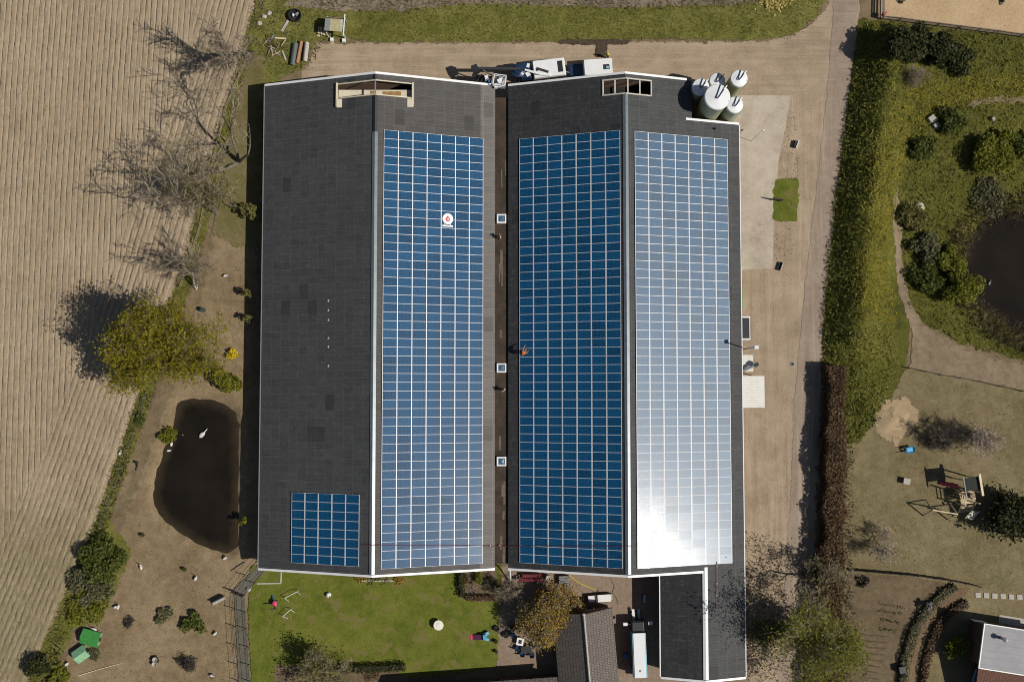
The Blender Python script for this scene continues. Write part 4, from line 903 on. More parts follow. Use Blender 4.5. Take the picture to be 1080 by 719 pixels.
M_canopy = mat('off_white_sheet', (.66,.64,.58), .6, var=.08, scale=1.5); M_terra = mat('orange_clay', (.32,.17,.09), .85, var=.2); M_boxw = mat('white_lorry_paint', (.72,.73,.73), .35, var=.05, scale=1); M_yel = mat('yellow_hose_rubber', (.55,.42,.05), .6, var=.1)

# ------------------------------------------------------------------ silos
def silo(label, px, h, r, pipe=True):
    x, y = W(px[0], px[1], h); t = thing('silo', label, 'silo', (x, y, g1(x, y)), 0, 'feed silos in the cut out barn corner')
    leg_h = 1.7
    MB().lathe([(.25, leg_h-.95), (r*.98, leg_h+.15), (r, leg_h+.3), (r, h-.55), (r*1.02, h-.5)], n=28, m=0).build('tank', M_plaster, t, smooth=True)
    MB().lathe([(r*1.02, h-.62), (r*1.04, h-.6), (r*1.04, h-.3), (r*.97, h-.2), (r*.3, h-.05), (r*.22, h-.03), (r*.2, h), (0.0, h+.01)], n=28).build('cap', M_cap, t, smooth=False)
    for k in range(4):
        a = PI/4+k*PI/2; MB().tube([(r*.92*math.cos(a), r*.92*math.sin(a), -.05), (r*.92*math.cos(a), r*.92*math.sin(a), leg_h+.4)], .07, 8).build('leg', M_steel, t)
    a = R(62); d = Vector((math.cos(a), math.sin(a), 0)); e = Vector((-d.y, d.x, 0)); up = lambda z: Vector((0, 0, z))
    MB().tube([d*(r*.95)+e*(.16+.1*r)+up(h-.12), d*(-.15)+e*.1+up(h+.1), d*(-.3)+e*.02+up(h+.12), d*(-.28)-e*.1+up(h+.12), d*(-.1)-e*.16+up(h+.1), d*(r*.7)-e*(.2+.05*r)+up(h-.05)], .05, 8).build('filling_pipe', M_navy, t)
    MB().tube([d*(r*.7)-e*(.2+.05*r)+up(h-.04), d*(r*1.12)-e*(.3+.05*r)+up(h-.1), d*(r*1.16)-e*(.3+.05*r)+up(h-1.8)], .07, 8).build('vent_pipe', M_cap, t)
    lb = MB()
    for s in (-.18, .18): lb.tube([(r+.07, s, .2), (r+.07, s, h-.5)], .02, 5)
    for k in range(int(h/.35)): lb.tube([(r+.07, -.18, .35+k*.35), (r+.07, .18, .35+k*.35)], .016, 5)
    l = lb.build('ladder', M_steel, t); l.rotation_euler = (0, 0, R(-20))
    return t
silo('widest tall white capped silo, in the middle of the cluster', (757,101.5), 8.8, 1.46)
silo('slim white capped silo at the top right of the cluster', (780,82), 7.4, .98)
silo('slim white capped silo nearest the concrete pad, right below the widest one', (775.5,110), 7.3, .96)
silo('slim silo on the left, half in shade against the barn', (739.5,91), 6.6, .98)
silo('lowest silo, hidden in shade right behind the widest one', (757,84.5), 5.9, .92)

# ------------------------------------------------------------------ vehicles by the north gable
def wheel(parent, x, y, r=.45, w=.28, m=None):
    M = Matrix.Translation((x, y, r)) @ Matrix.Rotation(PI/2, 4, 'X')
    wo = MB().lathe([(r*.62, -w/2), (r*.94, -w/2), (r, -w*.35), (r, w*.35), (r*.94, w/2), (r*.62, w/2)], n=20, M=M).build('wheel', M_rubber, parent)
    MB().lathe([(.03, -w*.45), (r*.6, -w*.42), (r*.63, w*.42), (.03, w*.45)], n=16, M=M).build('rim', M_steel, wo)
a = rz_of((597,70), (545,76)); x, y = W(571, 74, 1.6)
ct = thing('lift_truck', 'white and blue lift truck with a long black boom behind the barns', 'truck', (x, y, g1(x, y)), a)
MB().box((0, 0, .75), (6.0, 1.5, .35)).build('chassis', M_dkmetal, ct)
for sx in (-2.1, 2.3):
    for sy in (-1, 1): wheel(ct, sx, sy, .52, .34)
MB().box((-.95, 0, 1.55), (4.2, 2.3, 1.3), m=0, taper=.93).build('body', M_boxw, ct, bevel=.08)
mb = MB()
for k in range(5): mb.box((-2.3+.0*k, -.5+.25*k, 2.212), (.5, .16, .03))
mb.box((-2.3, 0, 2.205), (.62, 1.4, .02)); mb.build('grille', M_dkmetal, ct)
MB().box((-.1, .25, 2.24), (1.5, .3, .1), R(-24)).box((.55, .1, 2.22), (.3, .3, .06)).build('engine_opening', M_blackp, ct)
cab = MB().box((2.0, 0, 1.5), (1.5, 2.2, 1.7), taper=.85).build('cab', M_navy, ct, bevel=.1)
MB().box((2.55, -.1, 2.365), (.55, 1.1, .03), R(12)).build('roof_window', M_cyan, cab)
MB().box((1.75, .55, 2.38), (.5, .55, .05), R(25)).box((1.6, -.5, 2.37), (.35, .5, .04), R(-20)).build('cab_panel', M_boxw, cab)
MB().box((2.80, 0, 1.8), (.04, 1.7, .6)).build('windscreen', M_win, cab)
MB().tube([(-.9, .95, 2.3), (.3, .75, 2.5), (2.1, .1, 2.75)], [.17, .17, .13], 10).build('jib', M_boxw, ct)
MB().lathe([(.85, 2.2), (.85, 2.45), (.5, 2.6), (.5, 2.75)], (2.9, 0, 0), 20).build('turntable', M_navy, ct)
bm = MB().bar((2.6, 0, 2.9), (8.0, -.55, 3.3), .34, .36).build('boom', M_blackp, ct)
MB().box((8.1, -.45, 3.3), (.75, 1.0, .7), R(15)).box((8.3, .2, 3.05), (.4, .5, .4), R(30)).build('boom_head', M_dkmetal, bm)
for sy in (-1, 1): MB().blob((2.78, sy*.8, 1.15), (.08, .16, .12), 10).build('headlight', M_boxw, ct)
x, y = W(631, 70.5, 2.1); a = rz_of((616,72), (646,70))
tr = thing('box_trailer', 'plain white box trailer with a square roof hatch beside the lift truck', 'trailer', (x, y, g1(x, y)), a)
MB().box((0, 0, 1.35), (3.45, 1.95, 1.6)).build('body', M_boxw, tr, bevel=.05)
h_ = MB().box((1.0, -.1, 2.17), (.75, .62, .06)).build('roof_hatch', M_blackp, tr); MB().box((1.12, -.18, 2.21), (.35, .3, .03)).build('hatch_pane', M_teal, h_)
MB().box((-2.6, 0, .6), (1.6, 1.9, .14)).box((-2.6, .9, .72), (1.6, .06, .16)).box((-2.6, -.9, .72), (1.6, .06, .16)).build('front_deck', M_navy, tr)
MB().bar((-3.4, 0, .5), (-4.3, .25, .5), .12).build('drawbar', M_steel, tr)
for sx in (-.5, .5):
    for sy in (-.88, .88): wheel(tr, sx, sy, .33, .2)
x, y = W(527, 88, 2.8)
wp = thing('work_platform', 'white lattice work platform hanging over the gutter roof by the black boom', 'platform', (x, y, 2.9), R(-8))
MB().box((0, 0, .1), (1.5, 1.35, .08)).build('deck', M_steel, wp)
mb = MB()
for sx in (-.72, .72):
    for sy in (-.64, .64): mb.bar((sx, sy, .14), (sx, sy, 1.2), .09)
for z in (.65, 1.2):
    mb.bar((-.72, -.64, z), (.72, -.64, z), .09); mb.bar((-.72, .64, z), (.72, .64, z), .09); mb.bar((-.72, -.64, z), (-.72, .64, z), .09); mb.bar((.72, -.64, z), (.72, .64, z), .09)
mb.build('railing', M_boxw, wp)
MB().box((.1, .1, .5), (.75, .5, .7), R(35)).box((-.35, -.6, .45), (.4, .5, .6), R(10)).build('control_box', M_boxw, wp)
MB().bar((-.6, .5, .4), (-2.2, 1.0, .95), .14).build('support_arm', M_dkmetal, wp)
x, y = W(510, 84, 2.6)
cr = thing('equipment_crate', 'crate of black and white lifting gear below the tip of the black boom', 'crate', (x, y, 2.6), R(-8))
MB().box((0, 0, .1), (2.0, .95, .1)).build('base', M_dkmetal, cr)
MB().box((.35, .1, .5), (.55, .6, .7), R(20), taper=.7).build('winch', M_boxw, cr)
MB().bar((-.9, -.3, .2), (-.2, .35, .75), .16).bar((-.3, -.35, .3), (.2, .4, .8), .12).build('gear_arm', M_blackp, cr)
MB().box((.8, -.25, .35), (.35, .4, .45)).build('blue_box', M_blue, cr)

# ------------------------------------------------------------------ people
def skin_obj(name, V, E, m, parent, root=0, sub=1):
    me = bpy.data.meshes.new(name); me.from_pydata([v[0] for v in V], E, []); me.materials.append(m)
    o = link(bpy.data.objects.new(name, me), parent)
    md = o.modifiers.new('skin', 'SKIN'); md.use_smooth_shade = True
    for i, v in enumerate(V):
        s = me.skin_vertices[0].data[i]; s.radius = (v[1], v[1] if len(v) < 3 else v[2]); s.use_root = (i == root)
    sb = o.modifiers.new('sub', 'SUBSURF'); sb.levels = sub; sb.render_levels = sub
    return o
def person(label, xyz, rz, jacket, trousers, hat=None, pose='stand'):
    t = thing('person', label, 'person', xyz, rz)
    if pose == 'stand':
        hip, chest, neck, head = Vector((0,0,.92)), Vector((.02,0,1.28)), Vector((.03,0,1.48)), Vector((.06,0,1.64))
        knee = [Vector((.06, s*.11, .5)) for s in (-1, 1)]; foot = [Vector((-.02+.10*(s > 0), s*.13, .07)) for s in (-1, 1)]
        elb = [Vector((-.02, s*.29, 1.12)) for s in (-1, 1)]; wri = [Vector((.16, s*.27, .92)) for s in (-1, 1)]
    else:   # stooping, reaching out with one arm
        hip, chest, neck, head = Vector((-.18,0,.78)), Vector((.16,0,1.02)), Vector((.34,0,1.1)), Vector((.5,0,1.14))
        knee = [Vector((.1, s*.14, .45)) for s in (-1, 1)]; foot = [Vector((-.12+.25*(s > 0), s*.16, .07)) for s in (-1, 1)]
        elb = [Vector((.42, -.3, .78)), Vector((.5, .34, .92))]; wri = [Vector((.6, -.26, .5)), Vector((.82, .42, .74))]
    sh = [chest+Vector((0, s*.19, .1)) for s in (-1, 1)]
    V = [(hip, .12, .15), (chest, .12, .17), (neck, .055), (head, .095, .085), (head+Vector((.1, 0, -.02)), .03), (head+Vector((.0, .085, 0)), .022), (head+Vector((0, -.085, 0)), .022), (head+Vector((-.01, 0, .09)), .07)]
    E = [(0,1),(1,2),(2,3),(3,4),(3,5),(3,6),(3,7)]
    for s in (0, 1):
        i = len(V); V += [(sh[s], .06), (elb[s], .043), (wri[s], .03)]; E += [(1, i), (i, i+1), (i+1, i+2)]
        d = (wri[s]-elb[s]).normalized(); e = d.cross(Vector((0, 0, 1))); e = e.normalized() if e.length > .1 else Vector((0, 1, 0))
        V.append((wri[s]+d*.08, .036, .02)); p = len(V)-1; E.append((i+2, p))
        for k, L in enumerate((.07, .085, .08, .06)):
            q = wri[s]+d*.09+e*(-.03+.02*k); V += [(q+d*L*.5, .009), (q+d*L-Vector((0,0,.02)), .008)]; E += [(p, len(V)-2), (len(V)-2, len(V)-1)]
        V += [(wri[s]+d*.06+e*.05, .011), (wri[s]+d*.1+e*.065, .009)]; E += [(p, len(V)-2), (len(V)-2, len(V)-1)]
        i = len(V); V += [(hip+Vector((0, (-.1, .1)[s], -.06)), .085), (knee[s], .06), (foot[s]+Vector((0,0,.05)), .042), (foot[s]+Vector((.16, 0, -.02)), .04)]; E += [(0, i), (i, i+1), (i+1, i+2), (i+2, i+3)]
    skin_obj('body', V, E, M_skin, t)
    jv = [(hip+(chest-hip)*.1, .15, .18), (chest, .15, .2), (chest+(neck-chest)*.65, .09)]; je = [(0,1),(1,2)]
    for s in (0, 1): i = len(jv); jv += [(sh[s], .08), (elb[s], .06), (elb[s]+(wri[s]-elb[s])*.92, .045)]; je += [(1, i), (i, i+1), (i+1, i+2)]
    skin_obj('jacket', jv, je, jacket, t)
    tv = [(hip+Vector((0,0,.04)), .15, .17)]; te = []
    for s in (0, 1): i = len(tv); tv += [(hip+Vector((0, (-.1, .1)[s], -.08)), .1), (knee[s], .075), (foot[s]+Vector((0,0,.09)), .06)]; te += [(0, i), (i, i+1), (i+1, i+2)]
    skin_obj('trousers', tv, te, trousers, t)
    for s in (0, 1): MB().blob(foot[s]+Vector((.06, 0, -.01)), (.15, .055, .06), 10).build('shoe', M_blackp, t, smooth=True)
    MB().blob(head+Vector((-.02, 0, .035)), (.115, .1, .1), 12).build('helmet' if hat else 'hair', hat or M_hair, t, smooth=True)
    for s in (-1, 1): MB().blob(head+Vector((.088, s*.035, .015)), (.012, .014, .01), 6).build('eye', M_win, t)
    return t
x, y = W(551.5, 373, 4); person('person in an orange jacket stooping over the deep blue solar panels', (x, y, Z2W(x, y)+.1), R(50), M_orange, M_denim, M_orange, 'bend')
x, y = W(527.5, 250.5, 3); person('person in a beige jacket on the gutter roof near the top skylight', (x, y, 2.82), R(200), M_beige, M_denim)
x, y = W(532, 411.5, 3); person('person in dark trousers and pale jacket on the gutter roof below the middle skylight', (x-.1, y, 2.82), R(130), M_stone, M_denim)
x, y = W(641, 57, 1.4); person('person in a yellow vest standing behind the white box trailer', (x, y, g1(x, y)), R(250), M_hiv, M_denim, M_hiv)

# ------------------------------------------------------------------ emblem sign on the panels
x, y = W(472, 230.5, 5.4); z = Z1E(x, y)+.2
sg = thing('emblem_sign', 'round white sign with a red drop shaped emblem on blue panels', 'sign', (x, y, z), 0); sg.rotation_euler = (0, math.atan(.343), 0)
MB().lathe([(.60, .0), (.66, .03), (.66, .07), (.60, .09), (.0, .09)], n=36).build('disc', M_boxw, sg)
pts = []
for k in range(28):
    t_ = 2*PI*k/28; r_ = .27; px_, py_ = r_*math.sin(t_), -.07-r_*math.cos(t_)*.95
    if py_ > .0: px_ *= max(.06, 1-(py_/.25)); py_ *= 1.8
    pts.append((px_, py_))
MB().prism(pts, .115, .088).build('emblem', mat('emblem_red', (.55,.02,.03), .5, var=.08), sg)
MB().prism([(q*.42+.03, r_*.42-.03) for q, r_ in pts], .13, .113).build('emblem_core', M_boxw, sg)
MB().box((0, -.86, .03), (1.3, .2, .06)).build('name_strip', M_boxw, sg)
for sx in (-.35, .35): MB().box((sx, -.1, -.08), (.1, 1.3, .15)).build('support', M_steel, sg)

# safety line with red and white markers
def rope(name, label, cat, pts, r, m, marks=None):
    o = MB().tube(pts, r, 5); t = thing(name, label, cat, pts[0]); p0 = Vector(pts[0])
    MB().tube([Vector(p)-p0 for p in pts], r, 5).build('rope', m, t)
    if marks:
        for q in marks: MB().blob(Vector(q)-p0, (.07, .07, .07), 8).build('marker', M_boxw, t)
    return t
def onroof(px, py):
    best = 4
    for _ in range(5):
        x, y = W(px, py, best); best = (Z1W(x, y) if x < K1 else Z1E(x, y) if x < F1 else 2.9 if x < E2 else Z2W(x, y) if x < K2 else Z2E(x, y))+.22
    return (*W(px, py, best), best)
rope('safety_line', 'thin red safety line crossing both barn roofs near their south end', 'rope', [onroof(p, 574.5 + (1 if p > 500 else 0)) for p in (382, 388, 392, 396, 404, 440, 480, 516, 522, 535, 545, 600, 650, 660, 664, 668)], .03, M_red, [onroof(p, 575) for p in (517, 527)])
rope('safety_line', 'thin red safety line running down the wing roof beside its white ridge', 'rope', [onroof(756, p) for p in (592, 605, 620, 640)], .03, M_red, [onroof(756, p) for p in (597, 615, 627)])

# ------------------------------------------------------------------ things along the east wall
x, y = W(787, 346, 2.1)
t = thing('awning', 'small dark awning in a white frame on the sandy yard side wall', 'awning', (F2+.16, y, 0))
w_ = dist((781,346), (790.5,346), 2.1); l_ = dist((787,334), (787,358.5), 2.1)
MB().box((w_/2, 0, 2.1), (w_-.05, l_-.4, .06)).build('canvas', M_dkmetal, t)
MB().box((w_/2, l_/2-.07, 2.12), (w_+.1, .16, .14)).box((w_/2, -l_/2+.07, 2.12), (w_+.1, .16, .14)).box((w_+.0, 0, 2.11), (.09, l_-.3, .1)).build('frame', M_white, t)
for sy in (-1, 1): MB().bar((w_-.05, sy*(l_/2-.1), 0), (w_-.05, sy*(l_/2-.1), 2.05), .07).build('post', M_white, t)
x, y = W(789, 383, 2.3); t = thing('porch_roof', 'small plain white porch roof above the larger white canopy', 'porch roof', (F2+.16, y, 0))
MB().box((.72, 0, 2.25), (1.4, 2.0, .08)).build('roof_sheet', M_canopy, t); 
for sy in (-.9, .9): MB().bar((1.35, sy, 0), (1.35, sy, 2.2), .07).build('post', M_steel, t)
p0, p1 = Vector((F2+.2, W(0,391,2.5)[1], 2.75)), Vector((*W(797,384.5,2.6), 2.95))
t = thing('feed_auger', 'grey auger pipe with a motor lying across the small porch roof', 'auger', p0); d = p1-p0
MB().tube([(0,0,0), d], .17, 10).build('pipe', M_grey, t); MB().box(d*1.0, (.5, .4, .45), R(35)).build('motor', M_dkmetal, t); MB().bar(d*.9, d*.9-Vector((0,0,p1.z)), .07).build('support', M_steel, t)
x, y = W(794, 413, 2.6); w_ = dist((782,413), (805.5,413), 2.6); l_ = dist((794,396.5), (794,430), 2.6)
t = thing('canopy', 'square white ribbed canopy roof against the sandy yard side wall', 'canopy', (F2+.16, y, 0))
mb = MB(); n = 24
vs = []; 
for k in range(n+1):
    for sx in (0, w_): vs.append((sx, -l_/2+l_*k/n, 2.62-.1*sx/w_+(.02 if k % 2 else 0)))
mb.add(vs, [(2*k, 2*k+1, 2*k+3, 2*k+2) for k in range(n)]); o = mb.build('roof_sheet', M_canopy, t); so_ = o.modifiers.new('thick', 'SOLIDIFY'); so_.thickness = .03
for sy in (-1, 1): MB().bar((w_-.12, sy*(l_/2-.15), 0), (w_-.12, sy*(l_/2-.15), 2.48), .1).build('post', M_steel, t)
MB().box((w_/2, 0, 2.46), (.08, l_-.2, .1)).build('beam', M_steel, t)
x, y = W(797.5, 366, 7.0); t = thing('yard_lamp', 'tall lamp on a thin pole beside the barn above the small porch roof', 'lamp', (x-.2, y, 0))
MB().tube([(0,0,0), (0,0,6.7), (.1,0,6.95)], [.09,.06,.05], 8).build('pole', M_steel, t); MB().box((.2, 0, 7.0), (.6, .5, .16), taper=.7).build('lamp_head', M_boxw, t, bevel=.03)
for py, lab in ((272.5, 'upper long green bin against the barn wall beside the concrete pad'), (314, 'lower long green bin against the barn wall below the concrete pad')):
    y = W(780, py, 1.2)[1]; t = thing('feed_bin', lab, 'bin', (F2+.3, y, 0)); l_ = 2.4
    MB().box((0, 0, .62), (.55, l_, 1.1), taper=1.05).build('body', M_greenp, t); MB().box((0, 0, 1.2), (.64, l_+.08, .07)).build('lid', M_green, t)
    for sy in (-.9, .9): MB().box((0, sy, .05), (.4, .2, .12)).build('skid', M_dkwood, t)
x, y = W(804, 138, 2); t = thing('hose_pole', 'thin bent pole with a white top standing on the concrete pad', 'pole', (x-.9, y-.8, 0))
MB().tube([(0,0,0), (.1,.1,1.7), (.6,.55,2.2), (.9,.8,2.3)], .03, 6).build('pole', M_steel, t); MB().blob((.95, .82, 2.3), (.16, .12, .1), 8).build('nozzle', M_boxw, t)
x, y, z = at(838, 153); t = thing('drain_post', 'small white slab leaning on a black block beside the worn lane', 'slab', (x, y, z), R(75))
MB().box((0, 0, .25), (.9, .22, .5)).build('block', M_blackp, t); MB().box((.05, -.22, .3), (1.0, .08, .62), R(-8)).build('slab', M_boxw, t)
x, y, z = at(818, 212); t = thing('notice_board', 'dark notice board on two short posts at the small grass patch', 'board', (x, y, z), R(-8))
MB().box((0, 0, 1.0), (1.25, .1, .8)).build('panel', M_dkwood, t)
for sx in (-.5, .5): MB().bar((sx, 0, 0), (sx, 0, .9), .09).build('post', M_terra, t)
x, y, z = at(822, 281); t = thing('trough', 'narrow dark trough beside the lower corner of the concrete pad', 'trough', (x, y, z), R(70))
MB().box((0, 0, .06), (1.0, .34, .1)).box((0, .17, .2), (1.0, .05, .3)).box((0, -.17, .2), (1.0, .05, .3)).box((.5, 0, .2), (.05, .3, .3)).box((-.5, 0, .2), (.05, .3, .3)).build('basin', M_blackp, t)
MB().box((.1, -.27, .12), (.8, .1, .2)).build('kerb', M_stone, t)
x, y, z = at(836, 384); t = thing('manhole', 'small dark round drain cover in the sandy yard', 'drain cover', (x, y, z+.06)); MB().lathe([(.22, 0), (.22, .04), (.17, .05), (0, .05)], n=16).build('cover', M_dkmetal, t); MB().lathe([(.24, -.02), (.3, -.02), (.3, .03), (.24, .035)], n=16).build('rim', M_stone, t)

# ------------------------------------------------------------------ fences
def fence(name, label, pix, h, step, rails, rm, pm, r=.02, pr=.05, cat='fence', board=False):
    P = [Vector(at(*p)) for p in pix]; o = P[0]; t = thing(name, label, cat, o); S = [P[0]]
    for a, b in zip(P, P[1:]):
        n = max(1, round((b-a).length/step))
        for k in range(1, n+1): q = a+(b-a)*k/n; q.z = g1(q.x, q.y); S.append(q)
    S = S[:100]
    for q in S:
        MB().tube([q-o-Vector((0,0,.1)), q-o+Vector((RNG.normal()*.02, RNG.normal()*.02, h+.08))], pr, 7).build('post', pm, t)
    for z in rails:
        L = [q-o+Vector((0, 0, z)) for q in S]
        if board:
            mb = MB(); vs = []; w = .045; hh = .07
            for i, q in enumerate(L):
                d = L[min(i+1, len(L)-1)]-L[max(i-1, 0)]; nn = Vector((-d.y, d.x, 0)).normalized()*w
                vs += [q+nn+Vector((0,0,hh)), q-nn+Vector((0,0,hh)), q-nn-Vector((0,0,hh)), q+nn-Vector((0,0,hh))]
            fs = [(3,2,1,0), tuple(4*(len(L)-1)+j for j in range(4))]
            for i in range(len(L)-1):
                for j in range(4): fs.append((4*i+j, 4*i+(j+1) % 4, 4*i+4+(j+1) % 4, 4*i+4+j))
            mb.add(vs, fs).build('rail', rm, t)
        else: MB().tube(L, r, 4).build('wire', rm, t)
    return t
fence('wire_fence', 'post and rail fence between the ploughed field and the tree row', [(262,62),(240,115),(222,190),(213,238),(202,275),(192,302)], 1.1, 2.6, (.55, 1.0), M_wood, M_wood, .035)
fence('wire_fence', 'post and wire fence between the field margin and the left pond', [(160,402),(148,438),(136,474),(122,512),(108,556)], 1.1, 2.4, (.4, .75, 1.05), M_dkmetal, M_wood, .018)
fence('run_fence', 'outer side of the fenced run between paddock and lawn', [(273,590),(259,606),(246,622),(248,660),(251,700),(254,735)], 1.3, 2.2, (.6, 1.25), M_dkmetal, M_dkwood, .02, .05)
fence('run_fence', 'inner side of the fenced run, next to the lawn', [(281,599),(269,614),(258,627),(260,662),(263,700),(266,735)], 1.3, 2.2, (.6, 1.25), M_dkmetal, M_dkwood, .02, .05)
fence('garden_fence', 'dark board fence along the top of the vegetable garden', [(893,600),(930,603),(965,606),(1000,611),(1030,617)], 1.1, 2.0, (.3, .6, .9), M_dkwood, M_dkwood, .05, .06, board=True)
fence('rail_fence', 'single dark rail fence crossing the sandy footpath', [(957,388),(990,395),(1030,402),(1075,412),(1110,420)], .8, 2.4, (.7,), M_dkwood, M_dkwood, .06, .07, board=True)
fence('arena_fence', 'weathered board fence round the riding arena corner', [(927,-50),(929,-10),(929,21),(965,25.5),(1010,31),(1050,36),(1100,43)], 1.2, 2.6, (.45, .85, 1.15), M_wood, M_wood, .05, .07, board=True)
fence('gate', 'short fence crossing the fenced run at its bend', [(246,622),(258,627)], 1.3, 1.0, (.3, .8, 1.25), M_dkwood, M_dkwood, .04, .06, 'gate', board=True)

# ------------------------------------------------------------------ birds
def bird(name, label, px, rz, L=.75, m=None, swim=False, cat='goose', up=True):
    x, y, z = at(*px); z = WATER_Z-.08 if swim else z
    t = thing(name, label, cat, (x, y, z), rz, 'white geese round the left pond'); k = L/.75; b = .0 if swim else .24*k
    path = [(-.42,0,.26),(-.33,0,.24),(-.2,0,.2),(0,0,.17),(.17,0,.2),(.26,0,.28),(.3,0,.42),(.31,0,.55),(.36,0,.62),(.42,0,.62)] if up else [(-.42,0,.24),(-.33,0,.22),(-.2,0,.2),(0,0,.18),(.17,0,.2),(.27,0,.26),(.38,0,.3),(.5,0,.3),(.58,0,.31),(.64,0,.3)]
    MB().tube([(a*k, c*k, d*k+b) for a, c, d in path], [r*k for r in (.02,.08,.14,.17,.13,.075,.05,.042,.055,.035)], 12).build('body', m or M_feather, t, smooth=True)
    h = path[-1]; MB().tube([(h[0]*k, 0, h[2]*k+b), ((h[0]+.1)*k, 0, (h[2]-.02)*k+b)], [.028*k, .01*k], 8).build('beak', M_beak, t)
    for s in (-1, 1): MB().blob(((-.08)*k, s*.14*k, .22*k+b), (.26*k, .035*k, .1*k), 10).build('wing', m or M_feather, t, smooth=True)
    if not swim:
        for s in (-1, 1): MB().tube([(.02*k, s*.07*k, b+.05*k), (.02*k, s*.07*k, .02), (.12*k, s*.08*k, .012)], .016, 5).build('leg', M_beak, t)
    return t
bird('swan', 'white swan swimming in the middle of the left pond', (213,458), R(48), 1.0, swim=True, cat='swan', up=False)
for px, a, lab, sw in (((189.5,457.5), -20, 'white goose beside the small bush on the left pond shore', False), ((180,468), 80, 'upper white goose of two standing at the left pond edge', False), ((177.5,475), 10, 'lower white goose of two standing at the left pond edge', False),
    ((128,477), 60, 'white goose on the field margin beside the wire fence', False), ((150,597), 100, 'white goose near the large tangled bush', False), ((207.5,609), 65, 'white goose in the bare paddock above the bench', False), ((238,588), 30, 'white goose at the bottom tip of the left pond', False),
    ((123.5,639), 20, 'left goose of a pair by the overgrown bushes', False), ((126,639), 70, 'right goose of a pair by the overgrown bushes', False), ((101,662.5), 150, 'white goose just above the larger green hut', False), ((228,667), 45, 'white goose beside the larger spiky shrub', False),
    ((225,711), 0, 'white goose at the bottom edge near the dead black shrub', False), ((72,699), 40, 'white goose near the bottom end of the field margin', False), ((239,291), 15, 'pale goose on bare earth near the small pale trunked tree', False)):
    bird('goose', lab, px, R(a), .62, swim=sw)
bird('duck', 'grey duck swimming on the meadow pond', (1045,298), R(70), .6, M_grey, True, 'duck')

# ------------------------------------------------------------------ paddock
def hut(label, px, rz, w, l, m):
    t = thing('animal_hut', label, 'hut', at(*px), rz); 
    MB().add([(-l/2,-w/2,0),(l/2,-w/2,0),(l/2,w/2,0),(-l/2,w/2,0),(-l/2,-w/2,.8),(l/2,-w/2,.8),(l/2,w/2,.8),(-l/2,w/2,.8),(-l/2,0,1.15),(l/2,0,1.15)],
             [(3,2,1,0),(0,1,5,4),(2,3,7,6),(1,2,6,9,5),(3,0,4,8,7)]).build('wall', M_greenp, t)
    for s in (-1, 1):
        o = MB().add([(-l/2-.12,s*(w/2+.15),.74),(l/2+.12,s*(w/2+.15),.74),(l/2+.12,0,1.22),(-l/2-.12,0,1.22)], [(0,1,2,3)]).build('roof', m, t); q = o.modifiers.new('thick', 'SOLIDIFY'); q.thickness = .05
    MB().box((l/2+.01, 0, .35), (.04, .5, .65)).build('door', M_blackp, t)
    return t
hut('larger bright green animal hut in the paddock corner', (98,671), R(-15), 1.5, 2.0, M_green)
hut('smaller pale green animal hut below the larger one', (88,688), R(35), 1.3, 1.45, M_greenp)
t = thing('bench', 'long pale bench standing alone near the fenced run', 'bench', at(231.5,632), R(27))
MB().box((0, -.1, .45), (1.6, .3, .06)).build('seat', M_stone, t); MB().box((0, .16, .55), (1.6, .12, .5)).build('backrest', M_blackp, t)
for sx in (-.65, .65): MB().box((sx, 0, .21), (.1, .4, .42)).build('leg', M_stone, t)
t = thing('feeding_station', 'pair of pale feed tubs on a black stand at the bottom of the paddock', 'feeder', at(163.5,695.5), R(10))
for sx, sy in ((.15,.12),(0,-.4)): MB().lathe([(.16,.3),(.3,.5),(.3,.55),(.25,.55),(.14,.36),(0,.36)], (sx, sy, 0), 14).build('tub', M_stone, t)
MB().box((0, 0, .15), (.8, .8, .3), R(20)).bar((-.5, .2, .2), (.2, -.4, .3), .12).build('stand', M_blackp, t)
for pa, pb, lab in (((82,712),(128,699),'long thin pole lying on the paddock near the bottom edge'), ((93,641),(108,655),'short thin pole lying above the green huts'), ((258,592),(243,602),'black plank lying at the bottom tip of the left pond')):
    A, B = Vector(at(*pa, .06)), Vector(at(*pb, .06)); t = thing('pole' if 'pole' in lab else 'plank', lab, 'pole' if 'pole' in lab else 'plank', A); MB().tube([(0,0,0), (B-A)*.5+Vector((0,.05,0)), B-A], [.06,.055,.04], 6).build('shaft', M_pale if 'pole' in lab else M_blackp, t)
t = thing('drum', 'dark green drum on bare earth by the willow', 'drum', at(215,327), R(60)); MB().lathe([(.0,0),(.27,0),(.27,.02),(.285,.28),(.27,.3),(.285,.56),(.27,.8),(.22,.82),(0,.82)], n=18).build('shell', mat('drum_green', (.03,.06,.05), .5), t); MB().lathe([(.05,.82),(.05,.86),(0,.86)], (.12,0,0), 8).build('cap', M_blackp, t)
t = thing('drain_pipe', 'short black bent pipe on the pond bank near the wire fence', 'pipe', at(145,492), R(75)); MB().tube([(-.5,0,.1),(0,.02,.12),(.35,.05,.25),(.5,.06,.5)], .09, 8).build('tube', M_blackp, t); MB().box((.5,.06,.5), (.3,.34,.16)).build('head', M_blackp, t)

